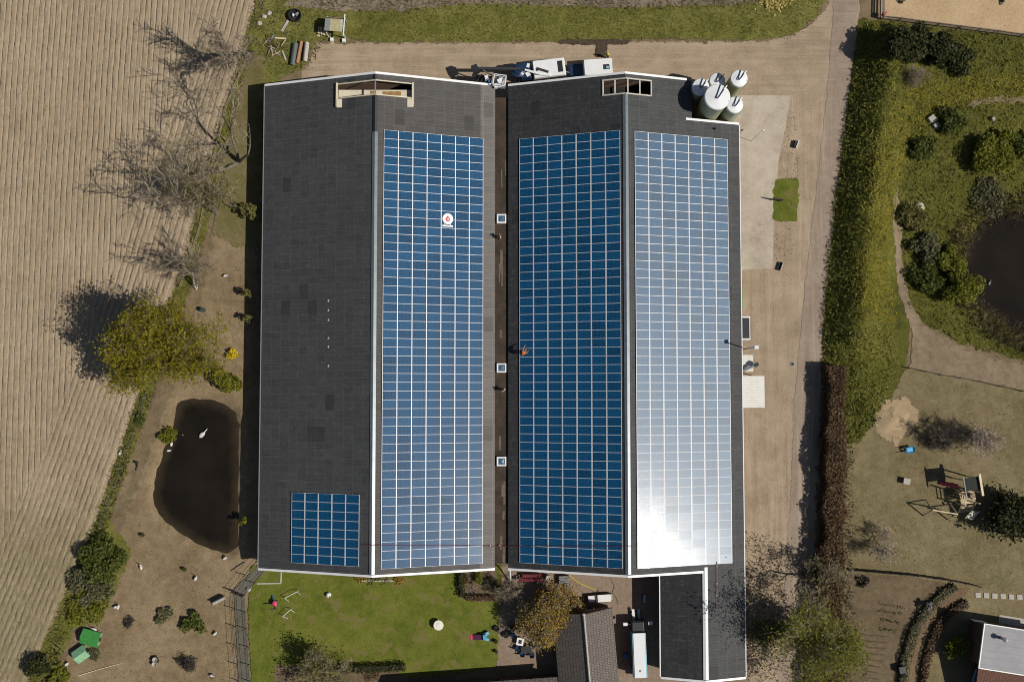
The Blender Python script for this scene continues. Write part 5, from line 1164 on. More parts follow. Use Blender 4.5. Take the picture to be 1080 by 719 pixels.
# ------------------------------------------------------------------ scrap corner at the top
t = thing('shed', 'small shed roofed with yellowish and grey sheets at the top', 'shed', at(356,32), R(-4))
mb = MB()
for sx in (-1.0, 1.1):
    for sy in (-1.0, 1.0): MB().bar((sx, sy, 0), (sx, sy, 1.75), .1).build('post', M_boxw, t)
for k, m in enumerate((M_grey, mat('yellowed_sheet', (.42,.38,.22), .6, var=.2), mat('yellowed_sheet', (.42,.38,.22)), mat('pale_sheet', (.5,.46,.34), .6, var=.2))):
    MB().box((-.95+k*.62, -.05, 1.86), (.6, 1.55, .05)).build('roof_sheet', m, t)
MB().bar((1.15, -1.35, 1.95), (1.15, 1.35, 1.95), .12).build('ridge_pole', M_boxw, t); MB().box((0, .95, .9), (2.3, .06, 1.7)).build('back_wall', M_wood, t); MB().box((-1.02, .1, .9), (.06, 1.6, 1.7)).build('side_wall', M_dkwood, t)
for sx in (-.55, .95): MB().box((sx, -1.35, .2), (.4, .4, .4)).build('foot_block', M_boxw, t)
t = thing('pallet', 'pale wooden pallet leaning in the shadow of the shed', 'pallet', at(339.5,34), R(-8)); t.rotation_euler = (R(20), R(6), R(-8))
for k in range(5): MB().box((-.4+k*.2, 0, .25), (.12, 1.2, .03)).build('slat', M_pale, t)
for sy in (-.52, 0, .52): MB().box((0, sy, .17), (.95, .1, .12)).build('runner', M_pale, t)
t = thing('water_tub', 'round black open tub with white junk inside', 'tub', at(312,18), 0)
MB().lathe([(.0,.05),(.72,.05),(.8,.7),(.74,.7),(.66,.12),(0,.12)], n=26).build('tub', M_blackp, t); MB().blob((-.25,.1,.35), (.16,.22,.2), 8).build('white_can', M_boxw, t); MB().box((.25,.2,.4), (.5,.25,.3), R(40)).build('scrap_box', M_grey, t)
for (pa, pb), w_, m, lab in ((((309,70),(313,47)), .75, mat('green_grey_sheet', (.09,.11,.1), .6), 'grey green curved sheet leaning leftmost in the scrap stack'), (((314,68),(319,45)), .5, M_terra, 'orange brown curved sheet in the middle of the scrap stack'), (((322,66),(325,46)), .62, M_stone, 'pale grey curved sheet leaning rightmost in the scrap stack')):
    A, B = Vector(at(*pa)), Vector(at(*pb)); d = B-A; L_ = d.length; t = thing('roof_sheet', lab, 'sheet', (A+B)/2, math.atan2(d.y, d.x), 'curved sheets stacked in the scrap corner')
    mb = MB(); vs = []; n = 8
    for k in range(n+1):
        u = k/n-.5; vs += [(-L_/2, w_*u, .55-1.1*u*u+.1), (L_/2, w_*u+.08, .55-1.1*u*u+.06)]
    o = mb.add(vs, [(2*k, 2*k+1, 2*k+3, 2*k+2) for k in range(n)]).build('sheet', m, t); q = o.modifiers.new('thick', 'SOLIDIFY'); q.thickness = .04
    MB().box((0, 0, .1), (L_*.7, .25, .2)).build('prop', M_dkwood, t)
rng = np.random.default_rng(5)
for k, (px, lab, m, a, L_) in enumerate((((301,28), 'pale plank lying just below the round black tub', M_stone, 62, 1.6), ((287,41), 'grey board on the left of the scrap heap', M_grey, 60, 1.0), ((296,41), 'bent cream strip above the scrap heap', M_pale, -5, 1.4), ((290,55), 'grey pipe lying across the bottom of the scrap heap', M_steel, -35, 1.7), ((300,59), 'pale pipe lying beside the grey green sheet', M_stone, -70, 1.3))):
    t = thing('scrap_piece', lab, 'scrap', at(*px, .05), R(a)); MB().box((0, 0, .1), (L_, .2+.1*(k == 0), .06)).build('board', m, t); MB().box((L_*.3, .1, .03), (.3, .15, .08), .4).build('block', M_dkwood, t)
t = thing('scrap_heap', 'tangled heap of brown branches and junk under the leafless tree', 'heap', at(290,49))
for k in range(16):
    q = Vector((rng.normal()*.8, rng.normal()*.6, .12+rng.random()*.3)); e = Vector((rng.normal(), rng.normal(), .15*rng.normal())).normalized()*(.4+.5*rng.random())
    MB().tube([q-e, q+Vector((0,0,.08)), q+e], [.04,.05,.03], 5).build('branch', (M_wood, M_dkwood, M_pale)[k % 3], t)
for px, lab in (((274,25), 'lower pale stone of the row by the leafless tree'), ((279,18), 'middle pale stone of the row by the leafless tree'), ((284,14.5), 'upper pale stone of the row by the leafless tree')):
    tag(MB().blob((0,0,0), (.34,.28,.22), 10, jit=.3).build('stone', M_stone), lab, 'stone'); o = ALLOBJ()[-1]; o.location = at(*px, .1)
t = thing('stack_of_straw', 'yellow straw pile at the top edge beside the lane', 'straw', at(815,1)); 
P = np.stack([RNG.normal(size=900)*1.0, RNG.normal(size=900)*.6, np.abs(RNG.normal(size=900))*.25], 1); V, F = leaf_quads(P, .16); np_mesh('straw', V, F, leaf_mat('yellow_straw', [(.35,.26,.08), (.5,.4,.14), (.65,.52,.2)], .1), t)
# ------------------------------------------------------------------ tiled house
def tile_mat(name, c1, c2, w, h):
    m, nt, b = _new(name); tc = N(nt, 'ShaderNodeTexCoord'); br = N(nt, 'ShaderNodeTexBrick'); br.offset = .5
    mp = N(nt, 'ShaderNodeMapping'); mp.inputs['Rotation'].default_value = (0, 0, PI/2); nt.links.new(tc.outputs['Object'], mp.inputs[0]); nt.links.new(mp.outputs[0], br.inputs['Vector'])
    for k, v in (('Color1', c1), ('Color2', c2), ('Mortar', tuple(q*.35 for q in c1))): br.inputs[k].default_value = (*v, 1)
    br.inputs['Scale'].default_value = 1; br.inputs['Brick Width'].default_value = w; br.inputs['Row Height'].default_value = h; br.inputs['Mortar Size'].default_value = .03
    n = noise(nt, .6, 5); nt.links.new(mix(nt, math_(nt, 'MULTIPLY', n, .6), br.outputs['Color'], tuple(q*.55 for q in c2)), b.inputs['Base Color']); b.inputs['Roughness'].default_value = .85
    bump(nt, b, br.outputs['Fac'], .6, -.03); return m
M_tile = tile_mat('grey_brown_tile', (.12,.1,.085), (.17,.145,.125), .3, .34); M_dkbrick = mat('dark_brick', (.12,.065,.045), .9, var=.3, scale=4)
x, y = W(619, 684, 5.0); a = rz_of((615.5,650), (621.5,719))+PI/2
hs = thing('tiled_house', 'small house with a grey brown tiled gable roof beside the bronze tree', 'house', (x, y, 0), a)
# local: x across the ridge, y along it (+y towards the barn)
hw, he, hr, yn, ys = 3.55, 2.7, 5.0, 3.95, -11
o_k = (hr-he)/hw
for s in (-1, 1):
    MB().prism([(0, ys), (s*hw, ys), (s*hw, yn), (0, yn)] if s > 0 else [(s*hw, ys), (0, ys), (0, yn), (s*hw, yn)], lambda x, y: hr-abs(x)*o_k, lambda x, y: hr-abs(x)*o_k-.14).build('roof', M_tile, hs)
MB().tube([(0, ys, hr+.02), (0, yn+.05, hr+.02)], .12, 8).build('ridge_tiles', M_stone, hs)
MB().prism([(-hw+.35, ys+.2), (hw-.35, ys+.2), (hw-.35, yn-.2), (0, yn-.2), (-hw+.35, yn-.2)], lambda x, y: (hr-abs(x)*o_k-.16), -.2).build('wall', M_dkbrick, hs)
for s in (-1, 1): MB().bar((0, yn+.02, hr-.06), (s*hw, yn+.02, he-.06), .06, .2).build('bargeboard', M_dkwood, hs)
MB().box((0, yn+.01, hr-.02), (.3, .25, .25)).build('finial', M_stone, hs)
for sx in (-1.2, 1.0):
    f = MB().box((sx, yn-.17, 1.5), (1.0, .1, 1.1)).build('window', M_boxw, hs); MB().box((sx, yn-.11, 1.5), (.8, .03, .9)).build('pane', M_win, f)
# wing of the house along the bottom edge
p, q = W(428, 719), W(584, 708); a = math.atan2(q[1]-p[1], q[0]-p[0]); L_ = math.hypot(q[0]-p[0], q[1]-p[1])
wg = thing('long_outbuilding', 'long low building with a shaded wall along the bottom edge', 'building', (p[0], p[1], 0), a)
MB().box((L_/2, -3.0, 1.3), (L_, 5.6, 3.0)).build('wall', M_dkbrick, wg)
for s in (-1, 1): MB().prism([(-.3, -3), (-.3, -3-s*3.2), (L_+.3, -3-s*3.2), (L_+.3, -3)] if s > 0 else [(-.3, -3), (L_+.3, -3), (L_+.3, -3-s*3.2), (-.3, -3-s*3.2)], lambda x, y: 4.6-abs(y+3)*.5, lambda x, y: 4.45-abs(y+3)*.5).build('roof', M_tile, wg)
for k in range(4): f = MB().box((3+k*4, -.17, 1.5), (1.2, .1, 1.0)).build('window', M_wood, wg); MB().box((3+k*4, -.11, 1.5), (1.0, .03, .8)).build('pane', M_win, f)

# ------------------------------------------------------------------ brick house bottom right
x, y = W(1070, 686, 4.0); bh = thing('brick_house', 'brick house with a flat grey roof in the bottom right corner', 'house', (x, y, 0), R(-9))
gw, gh = 3.9, 2.55
MB().box((1, 0, 1.9), (2*gw+1.6, 2*gh-.4, 4.1)).build('wall', M_dkbrick, bh)
M_bitumen = mat('pale_bitumen', (.3,.3,.31), .8, var=.12, scale=.6)
rf = MB().box((1, 0, 4.0), (2*gw+2, 2*gh, .14)).build('flat_roof', M_bitumen, bh)
for k in range(6): MB().box((1, -gh+.45+k*.85, 4.082), (2*gw+1.9, .05, .012)).build('roof_seam', M_grey, rf)
MB().box((-gw-.03, 0, 4.05), (.12, 2*gh+.14, .2)).box((1, -gh-.03, 4.05), (2*gw+2, .12, .2)).box((1, gh+.03, 4.05), (2*gw+2, .1, .18)).build('roof_edge', M_white, rf)
M_redtile = tile_mat('red_brown_tile', (.13,.055,.035), (.17,.075,.05), .3, .34)
MB().prism([(-gw+.2, -gh-.1), (-gw+.9, -gh-5), (gw+2, -gh-5), (gw+2, -gh-.1)], lambda x, y: 3.6+(y+gh)*.28, lambda x, y: 3.45+(y+gh)*.28).build('tiled_roof', M_redtile, bh)
MB().box((2, -gh-2.5, 1.2), (2*gw-.8, 4.6, 2.6)).build('lower_wall', M_dkbrick, bh)
ch = MB().lathe([(.2, 4.0), (.16, 4.9), (.3, 4.95), (.3, 5.1), (.0, 5.25)], (-1.75, 1.25, 0), 14).build('chimney', M_steel, rf); 
MB().box((-3.3, gh-.18, 1.4), (1.6, .08, 1.2)).build('window', M_boxw, bh)
t = thing('garden_bench', 'blue grey garden bench in the shade of the brick house', 'bench', at(1028,711), R(70))
for k in range(3): MB().box((0, -.2+k*.18, .45), (1.5, .12, .05)).build('seat_slat', M_teal, t)
MB().box((0, .38, .75), (1.5, .06, .4)).build('backrest', M_teal, t)
for sx in (-.65, .65): MB().box((sx, .05, .22), (.08, .55, .42)).build('leg', M_grey, t)
for k in range(6):
    x, y, z = at(1031+k*8.8, 627+k*.45); t = thing('stepping_stone', 'square pale stepping stone in the row across the dry lawn', 'stepping stone', (x, y, z+.08), R(RNG.normal()*5), 'stepping stones across the dry lawn')
    MB().box((0, 0, 0), (.68, .64, .1), taper=.95).build('slab', M_stone, t, bevel=.02)
# shed pieces by the brick house
t = thing('terrace', 'pale paved terrace strip above the brick house roof', 'terrace', at(1070,656), R(-9)); MB().box((1.2, 0, .08), (6.4, 1.3, .12)).build('paving', M_stone, t)

# ------------------------------------------------------------------ playground
fr = thing('climbing_frame', 'pale timber climbing frame with dark roof and slide on the dry lawn', 'climbing frame', at(1014,519), R(8))
for sx in (-.85, .85):
    for sy, hh in ((-1.2, 2.6), (.2, 3.2), (1.9, 3.2)): MB().bar((sx, sy, 0), (sx, sy, hh), .13).build('post', M_pale, fr)
for k in range(9): MB().box((0, -1.15+k*.17, 1.5), (1.85, .13, .05)).build('deck_board', M_pale, fr)
MB().prism([(-1.0, .55), (1.0, .55), (1.0, 2.1), (-1.0, 2.1)], lambda x, y: 3.3-.1*x, lambda x, y: 3.22-.1*x).build('roof', mat('dark_green_felt', (.018,.022,.016), .9, var=.2), fr)
MB().bar((.98, -.2, 3.42), (.98, 2.4, 3.42), .26, .2).build('roof_beam', mat('cream_painted_beam', (.7,.58,.38), .7), fr); MB().bar((-.98, -.1, 3.45), (-.98, 2.3, 3.45), .12).build('roof_rail', M_grey, fr)
for k in range(5): MB().bar((-.8, -1.5-k*.2, 1.4-k*.28), (.8, -1.5-k*.2, 1.4-k*.28), .09).build('rung', M_pale, fr)
for sx in (-.85, .85): MB().bar((sx, -1.2, 1.55), (sx, -2.4, .1), .1).build('stringer', M_pale, fr); 
for z in (2.0, 2.5): MB().bar((-.85, -1.2, z), (-.85, .2, z), .08).build('handrail', M_pale, fr)
for sx, sz in ((-.3, 1.9), (.35, 2.2)): MB().box((sx, -.3, sz-.3), (.5, .5, .5), .4).build('play_panel', M_wood, fr)
MB().add([(0,-2.0,1.9),(1.1,-2.35,1.5),(.2,-3.2,1.3),(-.7,-2.9,1.4)], [(0,1,2,3)]).build('canopy_cloth', M_cream, fr).modifiers.new('thick', 'SOLIDIFY').thickness = .04
sl = MB().bar((-.9, 1.0, 1.5), (-2.6, 1.6, .2), .5, .06); sl.build('slide', M_red, fr)
x0 = Vector(at(1012,541)); B = Vector((*W(983.5,537.5,2.4), 2.4)); A = Vector((*W(1010,542,2.4), 2.4))
sw = thing('swing_set', 'timber swing set with a pale top beam joined to the climbing frame', 'swing', (A.x, A.y, 0)); o = Vector((A.x, A.y, 0))
MB().bar(A-o, B-o, .14).build('top_beam', M_pale, sw)
d = (B-A).normalized(); nn = Vector((-d.y, d.x, 0))
for P_ in (A, B):
    for s in (-1, 1): MB().bar(P_-o, Vector((P_.x, P_.y, 0))-o+nn*s*1.0, .11).build('leg', M_pale if P_ is A else M_wood, sw)
for k in (.35, .65):
    c = A+(B-A)*k-o; st = MB().box((c.x, c.y, .5), (.45, .2, .05), math.atan2(d.y, d.x)).build('swing_seat', M_red, sw)
    for s in (-.2, .2): MB().tube([c+d*s, Vector((c.x, c.y, .5))+d*s], .012, 4).build('rope', M_steel, st)
t = thing('play_ball', 'small red ball beside the evergreen tree and climbing frame', 'ball', at(1032,540,.2)); MB().blob((0,0,0), (.22,.22,.22), 14).build('shell', M_pink, t, smooth=True); MB().lathe([(.222,-.02),(.225,0),(.222,.02)], n=16).build('band', M_boxw, t)
t = thing('wheelbarrow', 'bright blue wheelbarrow beside the sand heap', 'wheelbarrow', at(957.5,474), R(10))
MB().add([(-.3,-.2,.3),(.3,-.2,.3),(.3,.2,.3),(-.3,.2,.3),(-.5,-.36,.65),(.6,-.36,.65),(.6,.36,.65),(-.5,.36,.65)], [(3,2,1,0),(0,1,5,4),(1,2,6,5),(2,3,7,6),(3,0,4,7)]).build('tray', M_cyan, t).modifiers.new('thick', 'SOLIDIFY').thickness = .03
MB().box((.05,0,.5), (.7,.5,.1)).build('load', M_cyan, t)
for s in (-1, 1): MB().bar((.5, s*.2, .3), (-1.1, s*.3, .6), .05).build('handle', M_wood, t); MB().bar((-.35, s*.22, .35), (-.4, s*.25, 0), .04).build('leg', M_dkmetal, t)
MB().lathe([(.05,-.05),(.19,-.05),(.19,.05),(.05,.05)], n=16, M=Matrix.Translation((.72,0,.19)) @ Matrix.Rotation(PI/2,4,'X')).build('wheel', M_rubber, t)
t = thing('bucket', 'pale yellow bucket left of the blue wheelbarrow', 'bucket', at(953,473)); MB().lathe([(.0,.02),(.2,.02),(.27,.42),(.24,.42),(.18,.06),(0,.06)], n=18).build('shell', mat('pale_yellow_plastic', (.55,.5,.2), .5), t); MB().tube([(-.26,0,.4),(0,0,.56),(.26,0,.4)], .012, 5).build('handle', M_steel, t)
t = thing('garden_box', 'small brown wooden box alone on the dry lawn', 'box', at(954.5,507), R(-10)); MB().box((0,0,.32), (.75,.65,.6)).build('body', M_wood, t); MB().box((0,0,.645), (.82,.72,.05)).build('lid', M_stone, t)
hp = MB(); n = 26
vs = [(0, 0, .5)]; fs = []
for i in range(1, 7):
    for j in range(n):
        t_ = 2*PI*j/n; r_ = i/6; rr = r_*(2.4+.5*math.sin(2*t_+.6)+.25*math.sin(5*t_)); vs.append((rr*math.cos(t_), rr*math.sin(t_), (.5*(1-r_**1.2)+.10*(random.random()-.5)*(r_ < .95)-.03)))
for j in range(n): fs.append((0, 1+j, 1+(j+1) % n))
for i in range(5):
    for j in range(n): fs.append((1+i*n+j, 1+(i+1)*n+j, 1+(i+1)*n+(j+1) % n, 1+i*n+(j+1) % n))
M_sand = ground_mat('heaped_sand', (.28,.2,.115), (.35,.26,.155), (.43,.325,.2), edge=0, fine=6, bumpd=.06)
o = tag(hp.add(vs, fs).build('sand_heap', M_sand, smooth=True), 'pale orange sand heap between the ditch bank and a dark leafless shrub', 'sand heap'); o.location = at(941,441,-.02)
for px, lab, s in (((981,126), 'larger pale stone slab beside the green meadow shrub', 1.0), ((986,133), 'pale striped plank pile below the pale stone slab', .8), ((1046,126), 'lone pale stone in the meadow grass', .5)):
    t = thing('stone_slab', lab, 'stone', at(*px), R(35)); MB().box((0,0,.25), (1.0*s,.75*s,.5), taper=.85).build('block', M_stone, t, bevel=.06); MB().box((.25*s,-.45*s,.12), (.9*s,.25*s,.22), .15).build('loose_piece', M_stone, t)
t = thing('pale_rock', 'pale rock at the top of the sandy footpath', 'rock', at(968,217)); MB().blob((0,0,.2), (.55,.42,.35), 12, jit=.25).build('rock', M_stone, t); MB().blob((.5,-.3,.1), (.3,.25,.2), 10, jit=.25).build('small_rock', M_pale, t)
t = thing('scarecrow', 'black and white cloth scarecrow beside the outer curved hedge', 'scarecrow', at(976,637), R(-20)); MB().bar((0,0,0), (0,0,1.5), .07).build('stake', M_wood, t); MB().bar((0,-.55,1.2), (0,.55,1.2), .3, .16).build('coat', M_blackp, t); MB().box((0,.1,.85), (.3,.5,.6), taper=.8).build('shirt', M_boxw, t); MB().blob((0,0,1.55), (.15,.15,.17), 10).build('head', M_grey, t)
t = thing('compost_bin', 'black square compost bin between the curved hedges', 'bin', at(949,704), R(10)); MB().box((0,0,.45), (.85,.85,.9), taper=.85).build('body', M_blackp, t); MB().box((0,0,.93), (.78,.78,.07)).build('lid', M_dkmetal, t)
for k in range(9):
    A = Vector(at(897, 668+k*6.2, .03)); B = Vector(at(936-k*1.5, 671+k*6.4, .03)); t = thing('crop_row', 'low ridge of soil in the vegetable garden', 'crop row', A, 0, 'soil ridges of the vegetable garden'); L_ = (B-A)
    vs = []; n = 14
    for i in range(n+1):
        c = L_*i/n; w_ = .16+.05*random.random(); vs += [(c.x, c.y+w_, -.03), (c.x, c.y+random.uniform(-.03,.03), .14+.05*random.random()), (c.x, c.y-w_, -.03)]
    MB().add(vs, [(3*i+j, 3*i+3+j, 3*i+4+j, 3*i+1+j) for i in range(n) for j in (0, 1)]).build('ridge', M_soil_plain if 'M_soil_plain' in globals() else MATS.setdefault('x', mat('dug_soil', (.15,.11,.066), .95, var=.3, scale=2)), t)
for k, (a_, b_) in enumerate((((925,636),(952,640)), ((925,643),(951,647)), ((928,652),(948,656)), ((927,662),(944,665)))):
    A, B = Vector(at(*a_)), Vector(at(*b_)); t = thing('vegetable_row', 'row of low dark green vegetable plants', 'vegetables', A, 0, 'vegetable rows in the garden'); n = 110
    u = RNG.random(n)[:, None]; P = u*np.array(B-A)[None, :] + RNG.normal(size=(n, 3))*np.array([.12, .1, .03]) + np.array([0, 0, .1]); V, F = leaf_quads(P, .09); np_mesh('leaves', V, F, L_green, t)

# ------------------------------------------------------------------ lorry and courtyard
a = rz_of((675,712), (673,664)); x, y = W(674.5, 687, 2.3)
lo = thing('lorry', 'lorry with a long white roof and light blue sides beside the wing', 'lorry', (x, y, 0), a)
MB().box((-.4, 0, 1.5), (5.2, 1.62, 1.7)).build('box_body', M_teal, lo, bevel=.03)
MB().box((-.4, 0, 2.38), (5.22, 1.36, .08)).build('roof_panel', M_boxw, lo); MB().box((-2.2, 0, 2.44), (.25, .2, .05)).build('roof_vent', M_grey, lo)
cb = MB().box((2.85, 0, 1.25), (1.3, 1.65, 1.4), taper=.88).build('cab', M_blackp, lo, bevel=.08); MB().box((3.46, 0, 1.5), (.06, 1.35, .6)).build('windscreen', M_win, cb)
for s in (-1, 1):
    m_ = MB().bar((3.1, s*.8, 1.7), (3.2, s*1.35, 1.75), .05).build('mirror_arm', M_blackp, cb); MB().box((3.2, s*1.5, 1.7), (.35, .5, .5)).build('mirror', M_boxw, m_)
    for sx in (-2.2, -1.3, 2.8): wheel(lo, sx, s*.72, .42, .26)
MB().box((-.3, 0, .55), (6.0, .9, .25)).build('chassis', M_dkmetal, lo); MB().box((-3.15, 0, .75), (.3, 1.5, .3)).build('rear_bumper', M_navy, lo)
for pa, pb, lab, m in (((667,641),(669,661),'short white plank lying in front of the lorry', M_boxw), ((673,641),(674,661),'light blue plank lying in front of the lorry', M_teal), ((679,626),(679,634),'short blue grey plank in the shade of the wing', M_teal)):
    A, B = Vector(at(*pa, .5)), Vector(at(*pb, .5)); t = thing('plank', lab, 'plank', A); MB().bar((0,0,0), B-A, .3, .1).build('board', m, t)
    for k in (.2, .8): MB().box(((B-A)*k)-Vector((0,0,.28)), (.5, .15, .46)).build('trestle', M_dkwood, t)
t = thing('storage_chest', 'long white storage chest with a dark gap at the tiled house gable', 'chest', at(632,629.5), R(4))
MB().box((0,0,.35), (3.0,.85,.6)).build('body', M_dkwood, t); MB().box((.55,0,.72), (1.6,.85,.1)).box((-1.0,.02,.70), (.75,.75,.1)).build('lid', M_boxw, t); MB().box((1.45,.05,.79), (.12,.7,.05)).build('strap', M_pale, t)
t = thing('trailer_implement', 'red farm implement under the barn gable, shade mixed into its paint', 'farm implement', at(560,610), R(0))
MB().bar((-1.6,0,.7), (1.6,0,.75), .35, .3).build('beam', M_red, t); MB().box((0,.45,.55), (2.6,.5,.5), taper=.8).build('hopper', M_red, t)
for s in (-1, 1): wheel(t, s*1.2, .2, .4, .25)
for k in range(7): MB().bar((-1.4+k*.46, -.1, .6), (-1.4+k*.46, -.7, .15), .06).build('tine', M_dkmetal, t)
t = thing('white_barrel', 'grey white barrel beside the red farm implement', 'barrel', at(578,608)); MB().lathe([(0,0),(.3,0),(.33,.4),(.3,.85),(0,.87)], n=18).build('shell', M_stone, t); MB().lathe([(.31,.25),(.345,.27),(.345,.31),(.31,.33)], n=18).build('hoop', M_grey, t)
t = thing('dark_crate', 'dark slatted crate near the start of the yellow hose', 'crate', at(594.5,611), R(2)); MB().box((0,0,.35), (1.15,1.15,.6)).build('body', M_dkwood, t)
for k in range(5): MB().box((0,-.46+k*.23,.68), (1.2,.15,.05)).build('lid_slat', M_grey, t)
A = [at(*p, .06) for p in ((600,606),(606,611),(612,615),(619,618),(624,620),(629,622))]; t = thing('hose', 'yellow hose lying across the courtyard', 'hose', A[0]); MB().tube([Vector(p)-Vector(A[0]) for p in A], .06, 6).build('tube', M_yel, t); MB().tube([Vector(A[-1])-Vector(A[0]), Vector(A[-1])-Vector(A[0])+Vector((.25,-.1,.0))], .07, 6).build('nozzle', M_dkmetal, t)
A = [at(*p, .06) for p in ((645,611),(648,618),(646,624),(650,630),(652,637))]; t = thing('cable', 'thin dark cable lying on the courtyard by the wing shadow', 'cable', A[0]); MB().tube([Vector(p)-Vector(A[0]) for p in A], .035, 5).build('lead', M_blackp, t); MB().box((0,0,0), (.16,.1,.08)).build('plug', M_grey, t)
p = W(538, 601, 2.0); q = W(538, 614, .6); t = thing('downpipe', 'short white pipe leaning at the barn gable', 'pipe', (q[0], q[1], 0)); MB().tube([(0,0,.05), (p[0]-q[0], p[1]-q[1], 2.0)], .08, 8).build('tube', M_boxw, t); MB().lathe([(.1,-.05),(.13,0),(.13,.1)], (p[0]-q[0], p[1]-q[1], 1.95), 10).build('collar', M_boxw, t)
t = thing('blue_drum', 'small blue drum in shade beside the lorry', 'drum', at(659.5,690)); MB().lathe([(0,0),(.28,0),(.3,.4),(.28,.8),(0,.82)], n=16).build('shell', M_blue, t); MB().lathe([(.29,.3),(.315,.32),(.315,.36),(.29,.38)], n=16).build('hoop', M_navy, t)
# patio furniture
def chair(label, px, rz, m):
    t = thing('patio_chair', label, 'chair', at(*px), rz, 'chairs on the patio'); MB().box((0,0,.44), (.5,.5,.06)).build('seat', m, t); MB().box((-.26,0,.72), (.06,.5,.5)).build('backrest', m, t)
    for sx in (-.2,.2):
        for sy in (-.2,.2): MB().bar((sx,sy,0), (sx,sy,.42), .045).build('leg', M_dkmetal, t)
    for sy in (-.27,.27): MB().box((0,sy,.64), (.45,.05,.04)).build('armrest', m, t)
for px, a, lab in (((546,682), 60, 'dark blue chair left of the patio table'), ((551,688), 90, 'dark blue chair at the lower left of the patio table'), ((561,689), 95, 'dark blue chair at the lower right of the patio table'), ((563,680), 190, 'dark blue chair right of the patio table'), ((541,668), -60, 'dark chair near the orange flower pot')):
    chair(lab, px, R(a), M_navy)
t = thing('patio_table', 'dark patio table between the blue chairs', 'table', at(555,683), R(5)); MB().box((0,0,.73), (1.3,.8,.05)).build('tabletop', M_blackp, t)
for sx in (-.55,.55):
    for sy in (-.3,.3): MB().bar((sx,sy,0), (sx,sy,.71), .06).build('leg', M_dkmetal, t)
t = thing('side_table', 'small square white table with a black square on its top', 'table', at(548.5,675), R(-10)); MB().box((0,0,.6), (.85,.9,.07)).build('tabletop', M_boxw, t); MB().box((0,0,.645), (.38,.45,.03)).build('tray', M_blackp, t)
for sx in (-.35,.35):
    for sy in (-.35,.35): MB().bar((sx,sy,0), (sx,sy,.57), .06).build('leg', M_boxw, t)
def pot(label, px, r, m, leaf=None):
    t = thing('flower_pot', label, 'flower pot', at(*px)); MB().lathe([(0,.0),(r*.7,.0),(r,.4),(r*1.08,.42),(r*1.08,.48),(r*.88,.48),(r*.8,.36),(0,.36)], n=16).build('pot', m, t)
    P = RNG.normal(size=(60, 3))*r*.5+np.array([0,0,.55]); V, F = leaf_quads(P, .07); np_mesh('plant', V, F, leaf or L_dark, t)
for px, r, m, lf, lab in (((524,662), .32, M_blackp, L_dark, 'black flower pot at the corner of the lawn'), ((534,669), .3, M_blackp, L_red, 'black flower pot alone in the middle of the patio'), ((523,675), .22, M_blackp, L_dark, 'small black flower pot on the lawn edge below the larger one'), ((524,686), .2, M_stone, L_dark, 'lowest flower pot on the lawn edge'), ((541.5,658), .28, M_terra, L_bronze, 'orange flower pot left of the bronze tree'), ((572,712), .3, M_terra, L_yell, 'flower pot with pale green plant by the long low building'), ((540,660), .22, M_blackp, L_red, 'dark flower pot touching the orange one')):
    pot(lab, px, r, m, lf)
# ------------------------------------------------------------------ lawn things
t = thing('toy_slide', 'purple and bright blue toy slide on the lawn', 'slide', at(506,670.5), R(4))
MB().add([(-1.0,-.3,.08),(.4,-.3,.75),(.4,.3,.75),(-1.0,.3,.08),(-1.0,-.3,.0),(.4,-.3,.67),(.4,.3,.67),(-1.0,.3,.0)], [(0,1,2,3),(7,6,5,4),(0,4,5,1),(1,5,6,2),(2,6,7,3),(3,7,4,0)]).build('chute', M_purple, t)
MB().box((-1.0,0,.12), (.25,.5,.12)).build('chute_end', M_pink, t); MB().box((.6,0,.45), (.45,.75,.9), taper=.8).build('tower', M_cyan, t); MB().box((.9,.35,.3), (.5,.35,.55), .5).box((.9,-.35,.3), (.4,.3,.4), -.4).build('steps', M_teal, t)
t = thing('round_table', 'round white parasol table alone on the lawn', 'table', at(463,657.5)); MB().lathe([(.0,.72),(.58,.72),(.6,.74),(.6,.78),(.56,.79),(.3,.79),(.28,.82),(.0,.82)], n=30).build('tabletop', mat('cream_plastic', (.72,.7,.6), .5, var=.05), t); MB().lathe([(.3,0),(.3,.05),(.07,.1),(.07,.72)], n=12).build('pedestal', M_stone, t)
t = thing('play_ball', 'white ball with a dark patch on the upper lawn', 'ball', at(347,626.5,.3)); MB().blob((0,0,0), (.33,.33,.33), 16).build('shell', M_boxw, t, smooth=True); MB().blob((.15,-.12,.2), (.14,.14,.12), 10).build('patch', M_terra, t, smooth=True)
for (pa, pb), lab in ((((302,629),(315,622)), 'upper white metal goal frame on the left of the lawn'), (((300,648),(308,641)), 'lower white metal goal frame on the left of the lawn')):
    A, B = Vector(at(*pa)), Vector(at(*pb)); d = B-A; t = thing('goal_frame', lab, 'goal', A, math.atan2(d.y, d.x)); L_ = d.length
    MB().tube([(0,0,0),(0,0,.9),(L_,0,.9),(L_,0,0)], .035, 6).build('front_frame', M_boxw, t); MB().tube([(0,0,.9),(.05,-.7,0),(L_-.05,-.7,0),(L_,0,.9)], .025, 6).build('rear_frame', M_boxw, t)
t = thing('spring_rider', 'pink seated play seat with blue frame on the left lawn', 'play seat', at(291,635), R(100))
MB().blob((0,0,.75), (.36,.3,.12), 14).build('seat', M_pink, t, smooth=True); MB().bar((.1,0,.7), (.9,.25,.2), .12).build('footrest', M_blue, t)
for a_ in range(4): MB().bar((0,0,.7), (.5*math.cos(a_*PI/2+.7), .5*math.sin(a_*PI/2+.7), 0), .06).build('leg', M_blue, t)
MB().bar((-.3,0,.8), (-.45,0,1.6), .1).bar((-.45,-.35,1.5), (-.45,.35,1.5), .1).build('backrest', M_navy, t)
